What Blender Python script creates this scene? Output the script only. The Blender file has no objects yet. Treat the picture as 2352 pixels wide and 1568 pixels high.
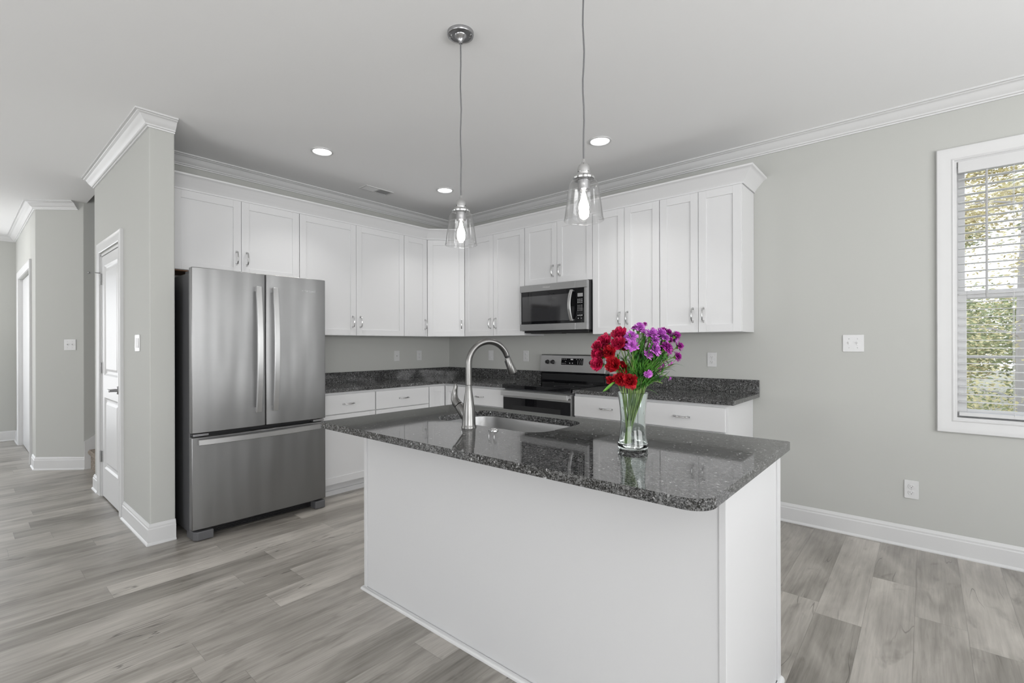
import bpy, bmesh, math, random
from mathutils import Vector, Matrix
random.seed(7)
PI = math.pi
S = bpy.context.scene
COL = S.collection

# ------------------------------------------------------------------ camera
CAM = Vector((4.3773, -3.9747, 1.2874))
YAW, ROLL, FPX, CX, HY = 0.71970, -0.0025, 1104.54, 1157.9, 790.29
rt = Vector((math.cos(YAW), math.sin(YAW), 0)); fw = Vector((-math.sin(YAW), math.cos(YAW), 0)); upv = Vector((0, 0, 1))
cr_, sr_ = math.cos(ROLL), math.sin(ROLL)
ax = rt * cr_ + upv * sr_; ay = -rt * sr_ + upv * cr_; az = -fw
cd = bpy.data.cameras.new('camera'); cam = bpy.data.objects.new('camera', cd); COL.objects.link(cam)
cam.matrix_world = Matrix(((ax.x, ay.x, az.x, CAM.x), (ax.y, ay.y, az.y, CAM.y), (ax.z, ay.z, az.z, CAM.z), (0, 0, 0, 1)))
cd.sensor_width = 36; cd.lens = FPX / 2352 * 36
cd.shift_x = (1176 - CX) / 2352; cd.shift_y = (HY - 784) / 2352
cd.clip_start = .05; cd.clip_end = 200
S.camera = cam

# ------------------------------------------------------------------ world, lights, exposure
S.view_settings.view_transform = 'Standard'; S.view_settings.look = 'None'
S.view_settings.gamma = 1; S.view_settings.use_curve_mapping = False
S.view_settings.exposure = 0.12
W = bpy.data.worlds.new('sky'); S.world = W; W.use_nodes = True
wn = W.node_tree.nodes; wl = W.node_tree.links
bg = wn['Background']
tc = wn.new('ShaderNodeTexCoord'); sep = wn.new('ShaderNodeSeparateXYZ'); rmp = wn.new('ShaderNodeValToRGB')
wl.new(tc.outputs['Generated'], sep.inputs[0]); wl.new(sep.outputs[2], rmp.inputs[0])
rmp.color_ramp.elements[0].color = (.95, .97, 1, 1); rmp.color_ramp.elements[1].color = (.62, .78, 1, 1)
wl.new(rmp.outputs[0], bg.inputs[0]); bg.inputs[1].default_value = 1.9

def area(name, loc, target, sx, sy, power, col=(1, 1, 1)):
    l = bpy.data.lights.new(name, 'AREA'); l.shape = 'RECTANGLE'; l.size = sx; l.size_y = sy; l.energy = power; l.color = col
    o = bpy.data.objects.new(name, l); COL.objects.link(o); o.location = loc
    d = Vector(target) - Vector(loc); o.rotation_euler = d.to_track_quat('-Z', 'Y').to_euler(); return o
# area lights at unseen openings around the room, tilted up to brighten the ceiling
area('fill_back', (3.2, -7.93, 1.20), (3.2, -6, 4.4), 3.4, 2.1, 70)  # added fill from behind the camera, no door known there
area('fill_back_left', (-3.2, -7.93, 1.60), (-2.9, -6, 4.2), 2.4, 1.2, 80)  # added fill from behind left, no window known there
area('daylight_side_window', (7.13, -2.3, 1.50), (5, -2.3, 3.0), 2.2, 1.5, 72)
area('daylight_side_window_two', (7.13, -5.6, 1.50), (5, -5.4, 3.5), 2.2, 1.5, 118)
area('daylight_entry_door', (-4.90, -4.5, 1.30), (-3, -4.5, 2.8), 1.5, 2.1, 12)

# ------------------------------------------------------------------ materials
def mat(name, col, rough=.5, metal=0, **kw):
    m = bpy.data.materials.new(name); m.use_nodes = True
    b = m.node_tree.nodes['Principled BSDF']
    b.inputs['Base Color'].default_value = (*col, 1); b.inputs['Roughness'].default_value = rough; b.inputs['Metallic'].default_value = metal
    for k, v in kw.items():
        b.inputs[k.replace('_', ' ')].default_value = v
    return m
def nd(m, t, **kw):
    n = m.node_tree.nodes.new(t)
    for k, v in kw.items(): setattr(n, k, v)
    return n
def lk(m, a, b): m.node_tree.links.new(a, b)
def g(v): return (v, v, v)
def bump(m, scale, strength, dist=.002, vec=None, stretch=None):
    b = m.node_tree.nodes['Principled BSDF']
    tcn = nd(m, 'ShaderNodeTexCoord'); mp = nd(m, 'ShaderNodeMapping')
    if stretch: mp.inputs['Scale'].default_value = stretch
    n = nd(m, 'ShaderNodeTexNoise'); n.inputs['Scale'].default_value = scale; n.inputs['Detail'].default_value = 3
    bp = nd(m, 'ShaderNodeBump'); bp.inputs['Strength'].default_value = strength; bp.inputs['Distance'].default_value = dist
    lk(m, tcn.outputs['Object'], mp.inputs[0]); lk(m, mp.outputs[0], n.inputs['Vector']); lk(m, n.outputs[0], bp.inputs['Height']); lk(m, bp.outputs[0], b.inputs['Normal'])
    return m

M_WALL = bump(mat('wall_paint', (.47, .474, .452), .75), 60, .12)
M_CEIL = bump(mat('ceiling_paint', (.83, .83, .83), .8), 60, .10)
M_TRIM = mat('trim_paint', (.62, .62, .62), .33)
M_CAB = mat('cabinet_paint', (.68, .68, .685), .38)
M_CAB_SHADED = mat('cabinet_paint_shaded', (.58, .58, .585), .42)  # same white as the cabinets, darkened to carry the island's shading
M_PLATE = mat('switch_plastic', (.62, .62, .62), .25)
M_NICK = mat('brushed_nickel', (.42, .42, .43), .28, 1)
M_CHROME = mat('polished_nickel', (.62, .62, .62), .16, 1)
M_DARK = mat('black_plastic', (.012, .012, .013), .4)
M_GREYP = mat('grey_plastic', (.10, .10, .105), .45)
M_SIDE = mat('fridge_side_paint', (.085, .085, .09), .33)
M_BGLASS = mat('black_glass', (.006, .006, .007), .03); M_BGLASS.node_tree.nodes['Principled BSDF'].inputs['Specular IOR Level'].default_value = .42
M_OVGLASS = mat('microwave_window', (.03, .03, .032), .06); M_OVGLASS.node_tree.nodes['Principled BSDF'].inputs['Specular IOR Level'].default_value = 1.0
M_KEY = mat('key_legend', g(.62), .5)
M_DISP = mat('display', g(.30), .3)
M_VENT = mat('vent_dark', g(.05), .6)
M_VINYL = mat('window_vinyl', (.62, .62, .62), .3)
M_BLIND = mat('blind_slat', (.60, .60, .60), .35)
M_WAND = mat('wand_plastic', (.42, .42, .42), .2)
M_RUBBER = mat('hinge_nickel', (.35, .35, .35), .35, 1)
M_CORD = mat('grey_cord', (.13, .13, .135), .5)
M_WOODU = mat('raw_plywood', (.20, .085, .03), .55)
M_BARK = bump(mat('bark', (.42, .39, .37), .9), 20, .6, .02)
M_GROUND = mat('leaf_litter', (.42, .38, .28), .95)

def steel(name, base=.40, rough=.27, aniso=.75, wav=.0, axis='Z'):
    m = mat(name, g(base), rough, 1); b = m.node_tree.nodes['Principled BSDF']
    b.inputs['Anisotropic'].default_value = aniso
    t = nd(m, 'ShaderNodeTangent', direction_type='RADIAL', axis=axis); lk(m, t.outputs[0], b.inputs['Tangent'])
    tcn = nd(m, 'ShaderNodeTexCoord'); mp = nd(m, 'ShaderNodeMapping'); mp.inputs['Scale'].default_value = (3, 3, 900)
    n = nd(m, 'ShaderNodeTexNoise'); n.inputs['Scale'].default_value = 1.2; n.inputs['Detail'].default_value = 2
    mr = nd(m, 'ShaderNodeMapRange'); mr.inputs['To Min'].default_value = rough - .04; mr.inputs['To Max'].default_value = rough + .05
    lk(m, tcn.outputs['Object'], mp.inputs[0]); lk(m, mp.outputs[0], n.inputs['Vector']); lk(m, n.outputs[0], mr.inputs[0]); lk(m, mr.outputs[0], b.inputs['Roughness'])
    if wav:
        n2 = nd(m, 'ShaderNodeTexNoise'); n2.inputs['Scale'].default_value = 1.0; n2.inputs['Detail'].default_value = 1
        mp2 = nd(m, 'ShaderNodeMapping'); mp2.inputs['Scale'].default_value = (6, 6, 1.1)
        bp = nd(m, 'ShaderNodeBump'); bp.inputs['Strength'].default_value = wav; bp.inputs['Distance'].default_value = .02
        lk(m, tcn.outputs['Object'], mp2.inputs[0]); lk(m, mp2.outputs[0], n2.inputs['Vector']); lk(m, n2.outputs[0], bp.inputs['Height']); lk(m, bp.outputs[0], b.inputs['Normal'])
    return m
M_STEEL = steel('brushed_stainless', .275, .46, .7, 1.0)
M_STEELH = steel('stainless_handle', .62, .30, .5)
M_STEEL2 = steel('stainless_panel', .42, .30, .6, .2)
M_SINK = mat('satin_sink_steel', g(.33), .38, 1)
M_FAUCET = mat('satin_nickel_faucet', (.20, .197, .192), .30, 1)

def granite():
    m = mat('granite', g(.01), .045); b = m.node_tree.nodes['Principled BSDF']
    b.inputs['IOR'].default_value = 1.66
    tcn = nd(m, 'ShaderNodeTexCoord')
    nz = nd(m, 'ShaderNodeTexNoise'); nz.inputs['Scale'].default_value = 160; nz.inputs['Detail'].default_value = 3
    mix = nd(m, 'ShaderNodeMixRGB'); mix.inputs[0].default_value = .012
    lk(m, tcn.outputs['Object'], nz.inputs['Vector']); lk(m, tcn.outputs['Object'], mix.inputs[1]); lk(m, nz.outputs['Color'], mix.inputs[2])
    outs = []
    for sc, lo, hi, amp in ((230, .66, 1.0, .18), (460, .62, 1.0, .19), (130, .86, 1.0, .15)):
        v = nd(m, 'ShaderNodeTexVoronoi'); v.inputs['Scale'].default_value = sc
        sp = nd(m, 'ShaderNodeSeparateColor'); mr = nd(m, 'ShaderNodeMapRange')
        mr.inputs['From Min'].default_value = lo; mr.inputs['From Max'].default_value = hi; mr.inputs['To Max'].default_value = amp
        lk(m, mix.outputs[0], v.inputs['Vector']); lk(m, v.outputs['Color'], sp.inputs[0]); lk(m, sp.outputs[0], mr.inputs[0]); outs.append(mr.outputs[0])
    a = nd(m, 'ShaderNodeMath', operation='MAXIMUM'); lk(m, outs[0], a.inputs[0]); lk(m, outs[1], a.inputs[1])
    c = nd(m, 'ShaderNodeMath', operation='MAXIMUM'); lk(m, a.outputs[0], c.inputs[0]); lk(m, outs[2], c.inputs[1])
    # rare bright mica flecks
    v = nd(m, 'ShaderNodeTexVoronoi'); v.inputs['Scale'].default_value = 190
    sp = nd(m, 'ShaderNodeSeparateColor'); mr = nd(m, 'ShaderNodeMapRange'); mr.inputs['From Min'].default_value = .985; mr.inputs['From Max'].default_value = .995; mr.inputs['To Max'].default_value = .42
    lk(m, mix.outputs[0], v.inputs['Vector']); lk(m, v.outputs['Color'], sp.inputs[0]); lk(m, sp.outputs[1], mr.inputs[0])
    c2 = nd(m, 'ShaderNodeMath', operation='MAXIMUM'); lk(m, c.outputs[0], c2.inputs[0]); lk(m, mr.outputs[0], c2.inputs[1])
    ad = nd(m, 'ShaderNodeMath', operation='ADD'); ad.inputs[1].default_value = .006; lk(m, c2.outputs[0], ad.inputs[0])
    cb = nd(m, 'ShaderNodeCombineColor')
    for i in range(3): lk(m, ad.outputs[0], cb.inputs[i])
    lk(m, cb.outputs[0], b.inputs['Base Color'])
    return m
M_GRAN = granite()

def floor_mat():
    m = mat('vinyl_planks', g(.4), .33); b = m.node_tree.nodes['Principled BSDF']
    W_, L_ = .1805, 1.22
    def math_(op, a, bb=None, c=None):
        n = nd(m, 'ShaderNodeMath', operation=op)
        for i, v in enumerate((a, bb, c)):
            if v is None: continue
            if isinstance(v, (int, float)): n.inputs[i].default_value = v
            else: lk(m, v, n.inputs[i])
        return n.outputs[0]
    tcn = nd(m, 'ShaderNodeTexCoord'); sp = nd(m, 'ShaderNodeSeparateXYZ'); lk(m, tcn.outputs['Object'], sp.inputs[0])
    x = math_('ADD', sp.outputs[0], -0.004 + 10 * W_)
    rx = math_('DIVIDE', x, W_); row = math_('FLOOR', rx); fx = math_('FRACT', rx)
    wn1 = nd(m, 'ShaderNodeTexWhiteNoise', noise_dimensions='1D'); lk(m, row, wn1.inputs['W'])
    y = math_('ADD', math_('ADD', sp.outputs[1], 20), math_('MULTIPLY', wn1.outputs['Value'], L_))
    ry = math_('DIVIDE', y, L_); ci = math_('FLOOR', ry); fy = math_('FRACT', ry)
    idv = nd(m, 'ShaderNodeCombineXYZ'); lk(m, row, idv.inputs[0]); lk(m, ci, idv.inputs[1])
    wn2 = nd(m, 'ShaderNodeTexWhiteNoise', noise_dimensions='2D'); lk(m, idv.outputs[0], wn2.inputs['Vector'])
    # per plank shifted coordinates
    off = nd(m, 'ShaderNodeVectorMath', operation='SCALE'); off.inputs['Scale'].default_value = 37; lk(m, wn2.outputs['Color'], off.inputs[0])
    pv = nd(m, 'ShaderNodeVectorMath', operation='ADD'); lk(m, tcn.outputs['Object'], pv.inputs[0]); lk(m, off.outputs[0], pv.inputs[1])
    def noise(scl, detail, rough=.5, dist=0):
        mp = nd(m, 'ShaderNodeMapping'); mp.inputs['Scale'].default_value = scl; lk(m, pv.outputs[0], mp.inputs[0])
        n = nd(m, 'ShaderNodeTexNoise'); n.inputs['Scale'].default_value = 1; n.inputs['Detail'].default_value = detail; n.inputs['Roughness'].default_value = rough; n.inputs['Distortion'].default_value = dist
        lk(m, mp.outputs[0], n.inputs['Vector']); return n.outputs[0]
    cloud = noise((7, 1.9, 1), 3, .55, .6)      # broad smoky variation
    grain = noise((90, 4, 1), 4, .65, .5)        # fine grain
    streak = noise((26, 1.1, 1), 3, .5, .5)
    knot = noise((13, 4, 1), 3, .55, .5)
    crack = noise((7, .55, 1), 3, .5, .0)
    tone = math_('ADD', math_('MULTIPLY', wn2.outputs['Value'], .22), .0)
    v = math_('ADD', tone, math_('MULTIPLY', cloud, .55))
    v = math_('ADD', v, math_('MULTIPLY', grain, .32))
    v = math_('SUBTRACT', math_('ADD', v, math_('MULTIPLY', streak, .30)), .115)
    # dark smudges
    mr = nd(m, 'ShaderNodeMapRange'); mr.inputs['From Min'].default_value = .60; mr.inputs['From Max'].default_value = .76; mr.inputs['To Max'].default_value = .16; lk(m, knot, mr.inputs[0])
    v = math_('SUBTRACT', v, mr.outputs[0])
    ramp = nd(m, 'ShaderNodeValToRGB'); lk(m, v, ramp.inputs[0])
    e = ramp.color_ramp.elements
    e[0].position = .25; e[0].color = (.115, .104, .090, 1)
    e[1].position = .82; e[1].color = (.53, .498, .455, 1)
    k = e.new(.52); k.color = (.295, .275, .247, 1)
    # thin cracks where |crack-.5| tiny, gated
    cd1 = math_('ABSOLUTE', math_('SUBTRACT', crack, .5))
    line = nd(m, 'ShaderNodeMapRange'); line.inputs['From Min'].default_value = .0; line.inputs['From Max'].default_value = .0045; line.inputs['To Min'].default_value = 1; line.inputs['To Max'].default_value = 0; lk(m, cd1, line.inputs[0])
    gate = noise((5, 2.6, 1), 1); gm = nd(m, 'ShaderNodeMapRange'); gm.inputs['From Min'].default_value = .50; gm.inputs['From Max'].default_value = .58; lk(m, gate, gm.inputs[0])
    cl = math_('MULTIPLY', line.outputs[0], gm.outputs[0])
    # seams
    def edge(fr, w):
        a = math_('MINIMUM', fr, math_('SUBTRACT', 1, fr))
        mm = nd(m, 'ShaderNodeMapRange'); mm.inputs['From Max'].default_value = w; mm.inputs['To Min'].default_value = 1; mm.inputs['To Max'].default_value = 0; lk(m, a, mm.inputs[0]); return mm.outputs[0]
    seam = math_('MAXIMUM', edge(fx, .009), edge(fy, .0013))
    dark = math_('MAXIMUM', math_('MULTIPLY', seam, .42), math_('MULTIPLY', cl, .7))
    mx = nd(m, 'ShaderNodeMixRGB'); lk(m, dark, mx.inputs[0]); lk(m, ramp.outputs[0], mx.inputs[1]); mx.inputs[2].default_value = (.05, .045, .04, 1)
    lk(m, mx.outputs[0], b.inputs['Base Color'])
    bp = nd(m, 'ShaderNodeBump'); bp.inputs['Strength'].default_value = .25; bp.inputs['Distance'].default_value = .0015
    hh = math_('SUBTRACT', grain, dark); lk(m, hh, bp.inputs['Height']); lk(m, bp.outputs[0], b.inputs['Normal'])
    rr = nd(m, 'ShaderNodeMapRange'); rr.inputs['To Min'].default_value = .26; rr.inputs['To Max'].default_value = .42; lk(m, grain, rr.inputs[0]); lk(m, rr.outputs[0], b.inputs['Roughness'])
    return m
M_FLOOR = floor_mat()

def carpet():
    m = mat('stair_carpet', (.3, .25, .2), .95); b = m.node_tree.nodes['Principled BSDF']
    t = nd(m, 'ShaderNodeTexCoord'); n = nd(m, 'ShaderNodeTexNoise'); n.inputs['Scale'].default_value = 60; n.inputs['Detail'].default_value = 4
    r = nd(m, 'ShaderNodeValToRGB'); r.color_ramp.elements[0].position = .3; r.color_ramp.elements[0].color = (.13, .11, .09, 1); r.color_ramp.elements[1].position = .7; r.color_ramp.elements[1].color = (.42, .36, .30, 1)
    lk(m, t.outputs['Object'], n.inputs['Vector']); lk(m, n.outputs[0], r.inputs[0]); lk(m, r.outputs[0], b.inputs['Base Color'])
    bp = nd(m, 'ShaderNodeBump'); bp.inputs['Distance'].default_value = .01; lk(m, n.outputs[0], bp.inputs['Height']); lk(m, bp.outputs[0], b.inputs['Normal'])
    return m
M_CARPET = carpet()

def thin_glass(name, tint=(1, 1, 1), strength=1.0, rough=.0, ior=1.5):
    m = bpy.data.materials.new(name); m.use_nodes = True; t = m.node_tree; t.nodes.clear()
    o = t.nodes.new('ShaderNodeOutputMaterial'); mx = t.nodes.new('ShaderNodeMixShader'); tr = t.nodes.new('ShaderNodeBsdfTransparent'); gl = t.nodes.new('ShaderNodeBsdfGlossy'); fr = t.nodes.new('ShaderNodeLayerWeight'); pw = t.nodes.new('ShaderNodeMath'); pw.operation = 'POWER'; pw.inputs[1].default_value = 4.0; ad = t.nodes.new('ShaderNodeMath'); ad.operation = 'MULTIPLY_ADD'; ad.inputs[1].default_value = .9; ad.inputs[2].default_value = .07
    ml = t.nodes.new('ShaderNodeMath'); ml.operation = 'MULTIPLY'; ml.inputs[1].default_value = strength; ml.use_clamp = True
    tr.inputs[0].default_value = (*tint, 1); gl.inputs['Roughness'].default_value = rough; fr.inputs[0].default_value = .5
    t.links.new(fr.outputs['Facing'], pw.inputs[0]); t.links.new(pw.outputs[0], ad.inputs[0]); t.links.new(ad.outputs[0], ml.inputs[0]); t.links.new(ml.outputs[0], mx.inputs[0]); t.links.new(tr.outputs[0], mx.inputs[1]); t.links.new(gl.outputs[0], mx.inputs[2]); t.links.new(mx.outputs[0], o.inputs[0])
    return m
M_PANE = thin_glass('window_glass')
M_SHADE = thin_glass('clear_shade_glass', (.96, .96, .96), 1.0, .02)
M_BULB = thin_glass('bulb_glass', (.98, .98, .98), 1.2, .02)
M_VASE = mat('vase_glass', (.93, .985, .965), .0); M_VASE.node_tree.nodes['Principled BSDF'].inputs['Transmission Weight'].default_value = 1; M_VASE.node_tree.nodes['Principled BSDF'].inputs['IOR'].default_value = 1.42
def emit(name, col, s):
    m = mat(name, col, .5); b = m.node_tree.nodes['Principled BSDF']; b.inputs['Emission Color'].default_value = (*col, 1); b.inputs['Emission Strength'].default_value = s; return m
M_CAN = emit('downlight_lens', (1, 1, 1), 5)
M_FIL = emit('bulb_filament', (1, .97, .93), 36)
M_FLUSH = emit('flush_lamp', (1, .99, .97), 22)

def petal(name, c1, c2, scale=40):
    m = mat(name, c1, .55); b = m.node_tree.nodes['Principled BSDF']
    b.inputs['Subsurface Weight'].default_value = .0
    t = nd(m, 'ShaderNodeTexCoord'); n = nd(m, 'ShaderNodeTexNoise'); n.inputs['Scale'].default_value = scale
    r = nd(m, 'ShaderNodeValToRGB'); r.color_ramp.elements[0].position = .35; r.color_ramp.elements[0].color = (*c1, 1); r.color_ramp.elements[1].position = .65; r.color_ramp.elements[1].color = (*c2, 1)
    lk(m, t.outputs['Object'], n.inputs['Vector']); lk(m, n.outputs[0], r.inputs[0]); lk(m, r.outputs[0], b.inputs['Base Color'])
    return m
M_RED = petal('crimson_petal', (.26, .002, .008), (.52, .006, .018))
M_PINK = petal('raspberry_petal', (.30, .003, .03), (.58, .012, .09))
M_PURP = petal('orchid_petal', (.38, .06, .42), (.72, .24, .74), 70)
M_PURP2 = petal('magenta_petal', (.26, .015, .22), (.52, .06, .44), 70)
M_LEAF = petal('leaf_green', (.022, .10, .016), (.09, .27, .035), 30)
M_LEAF2 = petal('calyx_green', (.09, .26, .03), (.16, .38, .05), 30)
M_STEM = petal('stem_green', (.07, .14, .035), (.19, .27, .07), 30)
M_FOL1 = petal('foliage_olive', (.17, .21, .06), (.42, .42, .17), 1.6)
M_FOL2 = petal('foliage_gold', (.46, .38, .14), (.74, .64, .34), 1.6)

# ------------------------------------------------------------------ mesh helpers
class MB:
    def __init__(s, f=None):
        s.bm = bmesh.new(); s.f = f or (lambda u, d, z: (u, d, z))
    def v(s, a, b, c): return s.bm.verts.new(s.f(a, b, c))
    def face(s, vs):
        try: return s.bm.faces.new(vs)
        except ValueError: return None
    def box(s, x0, x1, y0, y1, z0, z1):
        v = [s.v(x, y, z) for x in (x0, x1) for y in (y0, y1) for z in (z0, z1)]
        for q in ((0, 1, 3, 2), (4, 6, 7, 5), (0, 4, 5, 1), (2, 3, 7, 6), (0, 2, 6, 4), (1, 5, 7, 3)): s.face([v[i] for i in q])
        return s
    def prism(s, pts, z0, z1):
        a = [s.v(x, y, z0) for x, y in pts]; b = [s.v(x, y, z1) for x, y in pts]; n = len(pts)
        s.face(a[::-1]); s.face(b)
        for i in range(n): s.face([a[i], a[(i + 1) % n], b[(i + 1) % n], b[i]])
        return s
    def ext(s, pts, fn0, fn1):      # closed loop extruded between two mapping functions (2D -> local xyz)
        a = [s.v(*fn0(p)) for p in pts]; b = [s.v(*fn1(p)) for p in pts]; n = len(pts)
        s.face(a[::-1]); s.face(b)
        for i in range(n): s.face([a[i], a[(i + 1) % n], b[(i + 1) % n], b[i]])
        return s
    def tube(s, pts, rad, seg=10, cap=True, flat=None):
        pts = [Vector(p) for p in pts]; n = len(pts)
        if isinstance(rad, (int, float)): rad = [rad] * n
        rings = []; up = None
        for i, p in enumerate(pts):
            t = (pts[min(i + 1, n - 1)] - pts[max(i - 1, 0)]).normalized()
            if up is None: up = t.orthogonal().normalized()
            up = (up - t * up.dot(t)); up = up.normalized() if up.length > 1e-6 else t.orthogonal().normalized()
            sd = t.cross(up); r = rad[i]
            rings.append([s.v(*(p + up * math.cos(2 * PI * k / seg) * r + sd * math.sin(2 * PI * k / seg) * r)) for k in range(seg)])
        for a, b in zip(rings, rings[1:]):
            for k in range(seg): s.face([a[k], a[(k + 1) % seg], b[(k + 1) % seg], b[k]])
        if cap: s.face(rings[0][::-1]); s.face(rings[-1])
        return s
    def lathe(s, prof, c=(0, 0, 0), seg=28, mapf=None, cap=True):
        rings = []
        for r, z in prof:
            ring = []
            for k in range(seg):
                a = 2 * PI * k / seg; p = (c[0] + r * math.cos(a), c[1] + r * math.sin(a), c[2] + z)
                if mapf: p = mapf(r * math.cos(a), r * math.sin(a), z)
                ring.append(s.v(*p))
            rings.append(ring)
        for a, b in zip(rings, rings[1:]):
            for k in range(seg): s.face([a[k], a[(k + 1) % seg], b[(k + 1) % seg], b[k]])
        if cap: s.face(rings[0][::-1]); s.face(rings[-1])
        return s
    def sweep(s, prof, path, closed=False, mapf=None, side=1):
        # prof: (out, h) closed loop; path: 2D points; out offset to the side of travel (side=1 right of travel)
        n = len(path); rings = []
        P = [Vector(p) for p in path]
        def nrm(a, b):
            d = (b - a).normalized(); return Vector((d.y, -d.x)) * side
        for i in range(n):
            if closed: n0 = nrm(P[i - 1], P[i]); n1 = nrm(P[i], P[(i + 1) % n])
            else:
                n0 = nrm(P[i - 1], P[i]) if i > 0 else nrm(P[0], P[1]); n1 = nrm(P[i], P[i + 1]) if i < n - 1 else n0
            mv = (n0 + n1); mv = mv / max(1e-6, mv.length); k = 1 / max(.2, mv.dot(n1))
            ring = []
            for o, h in prof:
                q = P[i] + mv * (o * k)
                ring.append(s.v(*(mapf(q.x, q.y, h) if mapf else (q.x, q.y, h))))
            rings.append(ring)
        m = len(prof)
        for i in range(n if closed else n - 1):
            a, b = rings[i], rings[(i + 1) % n]
            for k in range(m): s.face([a[k], a[(k + 1) % m], b[(k + 1) % m], b[k]])
        if not closed: s.face(rings[0][::-1]); s.face(rings[-1])
        return s
    def grid(s, fn, nu, nv):
        r = [[s.v(*fn(i / nu, j / nv)) for j in range(nv + 1)] for i in range(nu + 1)]
        for i in range(nu):
            for j in range(nv): s.face([r[i][j], r[i + 1][j], r[i + 1][j + 1], r[i][j + 1]])
        return s
    def slab(s, outer, hole, z0, z1):
        for z in (z0, z1):
            loops = []
            es = []
            for L in ([outer] + ([hole] if hole else [])):
                vs = [s.v(x, y, z) for x, y in L]; loops.append(vs)
                es += [s.bm.edges.new((vs[i], vs[(i + 1) % len(vs)])) for i in range(len(vs))]
            bmesh.ops.triangle_fill(s.bm, edges=es, use_beauty=True, use_dissolve=False)
            if z == z0: low = loops
            else: high = loops
        for a, b in zip(low, high):
            n = len(a)
            for i in range(n): s.face([a[i], a[(i + 1) % n], b[(i + 1) % n], b[i]])
        return s
    def build(s, name, m, parent=None, smooth=False, bevel=0, angle=35, sub=0, seg=2):
        bm = s.bm
        bmesh.ops.recalc_face_normals(bm, faces=bm.faces)
        me = bpy.data.meshes.new(name)
        org = Vector((0, 0, 0))
        if parent is not None: org = wloc(parent)
        elif bm.verts:
            c = [v.co for v in bm.verts]
            org = Vector(((min(v.x for v in c) + max(v.x for v in c)) / 2, (min(v.y for v in c) + max(v.y for v in c)) / 2, min(v.z for v in c)))
            if name in ('floor',): org = Vector((0, 0, 0))
        bmesh.ops.translate(bm, verts=bm.verts, vec=-org)
        bm.to_mesh(me); bm.free()
        me.materials.append(m)
        if smooth:
            for p in me.polygons: p.use_smooth = True
        o = bpy.data.objects.new(name, me); COL.objects.link(o)
        if parent is not None: o.parent = parent; o['_w'] = list(org)
        else: o.location = org; o['_w'] = list(org)
        if bevel:
            md = o.modifiers.new('bevel', 'BEVEL'); md.width = bevel; md.segments = seg; md.limit_method = 'ANGLE'; md.angle_limit = math.radians(40); md.harden_normals = False
        if sub:
            md = o.modifiers.new('sub', 'SUBSURF'); md.levels = sub; md.render_levels = sub
        if smooth and not sub:
            me.set_sharp_from_angle(angle=math.radians(angle))
        return o
def wloc(o): return Vector(o['_w'])
def thing(name, loc, label, cat, group=None):
    o = bpy.data.objects.new(name, None); COL.objects.link(o); o.location = loc; o['_w'] = list(loc); o.empty_display_size = .05
    o['label'] = label; o['category'] = cat
    if group: o['group'] = group
    return o
def tag(o, label, cat, group=None, kind=None):
    o['label'] = label; o['category'] = cat
    if group: o['group'] = group
    if kind: o['kind'] = kind
    return o
def st(o, label=None):
    o['kind'] = 'structure'
    if label: o['label'] = label
    return o
def rrect(x0, x1, y0, y1, r, n=5):
    if not isinstance(r, (tuple, list)): r = (r,) * 4    # corners: (x0,y0),(x1,y0),(x1,y1),(x0,y1)
    out = []
    for (cx, cy, a0), rr in zip(((x0, y0, PI), (x1, y0, 1.5 * PI), (x1, y1, 0), (x0, y1, .5 * PI)), r):
        sx = 1 if cx == x0 else -1; sy = 1 if cy == y0 else -1
        c = (cx + sx * rr, cy + sy * rr); k = n if rr > 0 else 0
        for i in range(k + 1):
            a = a0 + (PI / 2) * (i / k if k else 0); out.append((c[0] + rr * math.cos(a), c[1] + rr * math.sin(a)))
    return out
FR = lambda u, d, z: (u, -d, z)          # stove wall: u along x, d out of the wall
FL = lambda u, d, z: (d, u, z)           # fridge wall: u along y
H = 2.7686

# ------------------------------------------------------------------ room shell
XF, XR, YB = -4.95, 7.2, -8.0
st(MB().box(XF - .1, XR + .1, YB - .1, .0, -.05, 0).build('floor', M_FLOOR))
c = MB()
c.box(XF - .1, XR + .1, YB - .1, -3.07, H, H + .08); c.box(-1.235, XR + .1, -3.07, .1, H, H + .08); c.box(XF - .1, -2.3, -3.07, 2.2, H, H + .08)
st(c.build('ceiling', M_CEIL))
# stove wall with window hole
WX0, WX1, WZ0, WZ1 = 4.508, 5.40, .829, 2.383
w = MB(); w.box(-.12, WX0, 0, .14, 0, H); w.box(WX1, XR, 0, .14, 0, H); w.box(WX0, WX1, 0, .14, 0, WZ0); w.box(WX0, WX1, 0, .14, WZ1, H)
st(w.build('wall_stove', M_WALL))
st(MB().box(-.12, 0, -3.01, 0, 0, H).build('wall_fridge', M_WALL))
# pantry wall (faces the camera side), hole for the door
DX0, DX1, DZ = -.925, -.205, 2.06
w = MB().ext([(-1.235, 0), (-1.235, H), (.615, H), (.615, 0), (DX1, 0), (DX1, DZ), (DX0, DZ), (DX0, 0)], lambda p: (p[0], -3.15, p[1]), lambda p: (p[0], -3.01, p[1]))
st(w.build('wall_pantry', M_WALL, bevel=.006))
st(MB().box(-1.235, -1.12, -3.01, 2.2, 0, 5).build('wall_stairwell', M_WALL))
st(MB().box(-1.12, -.12, -3.01, -2.95, 0, H).build('wall_closet', M_DARK))
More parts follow.
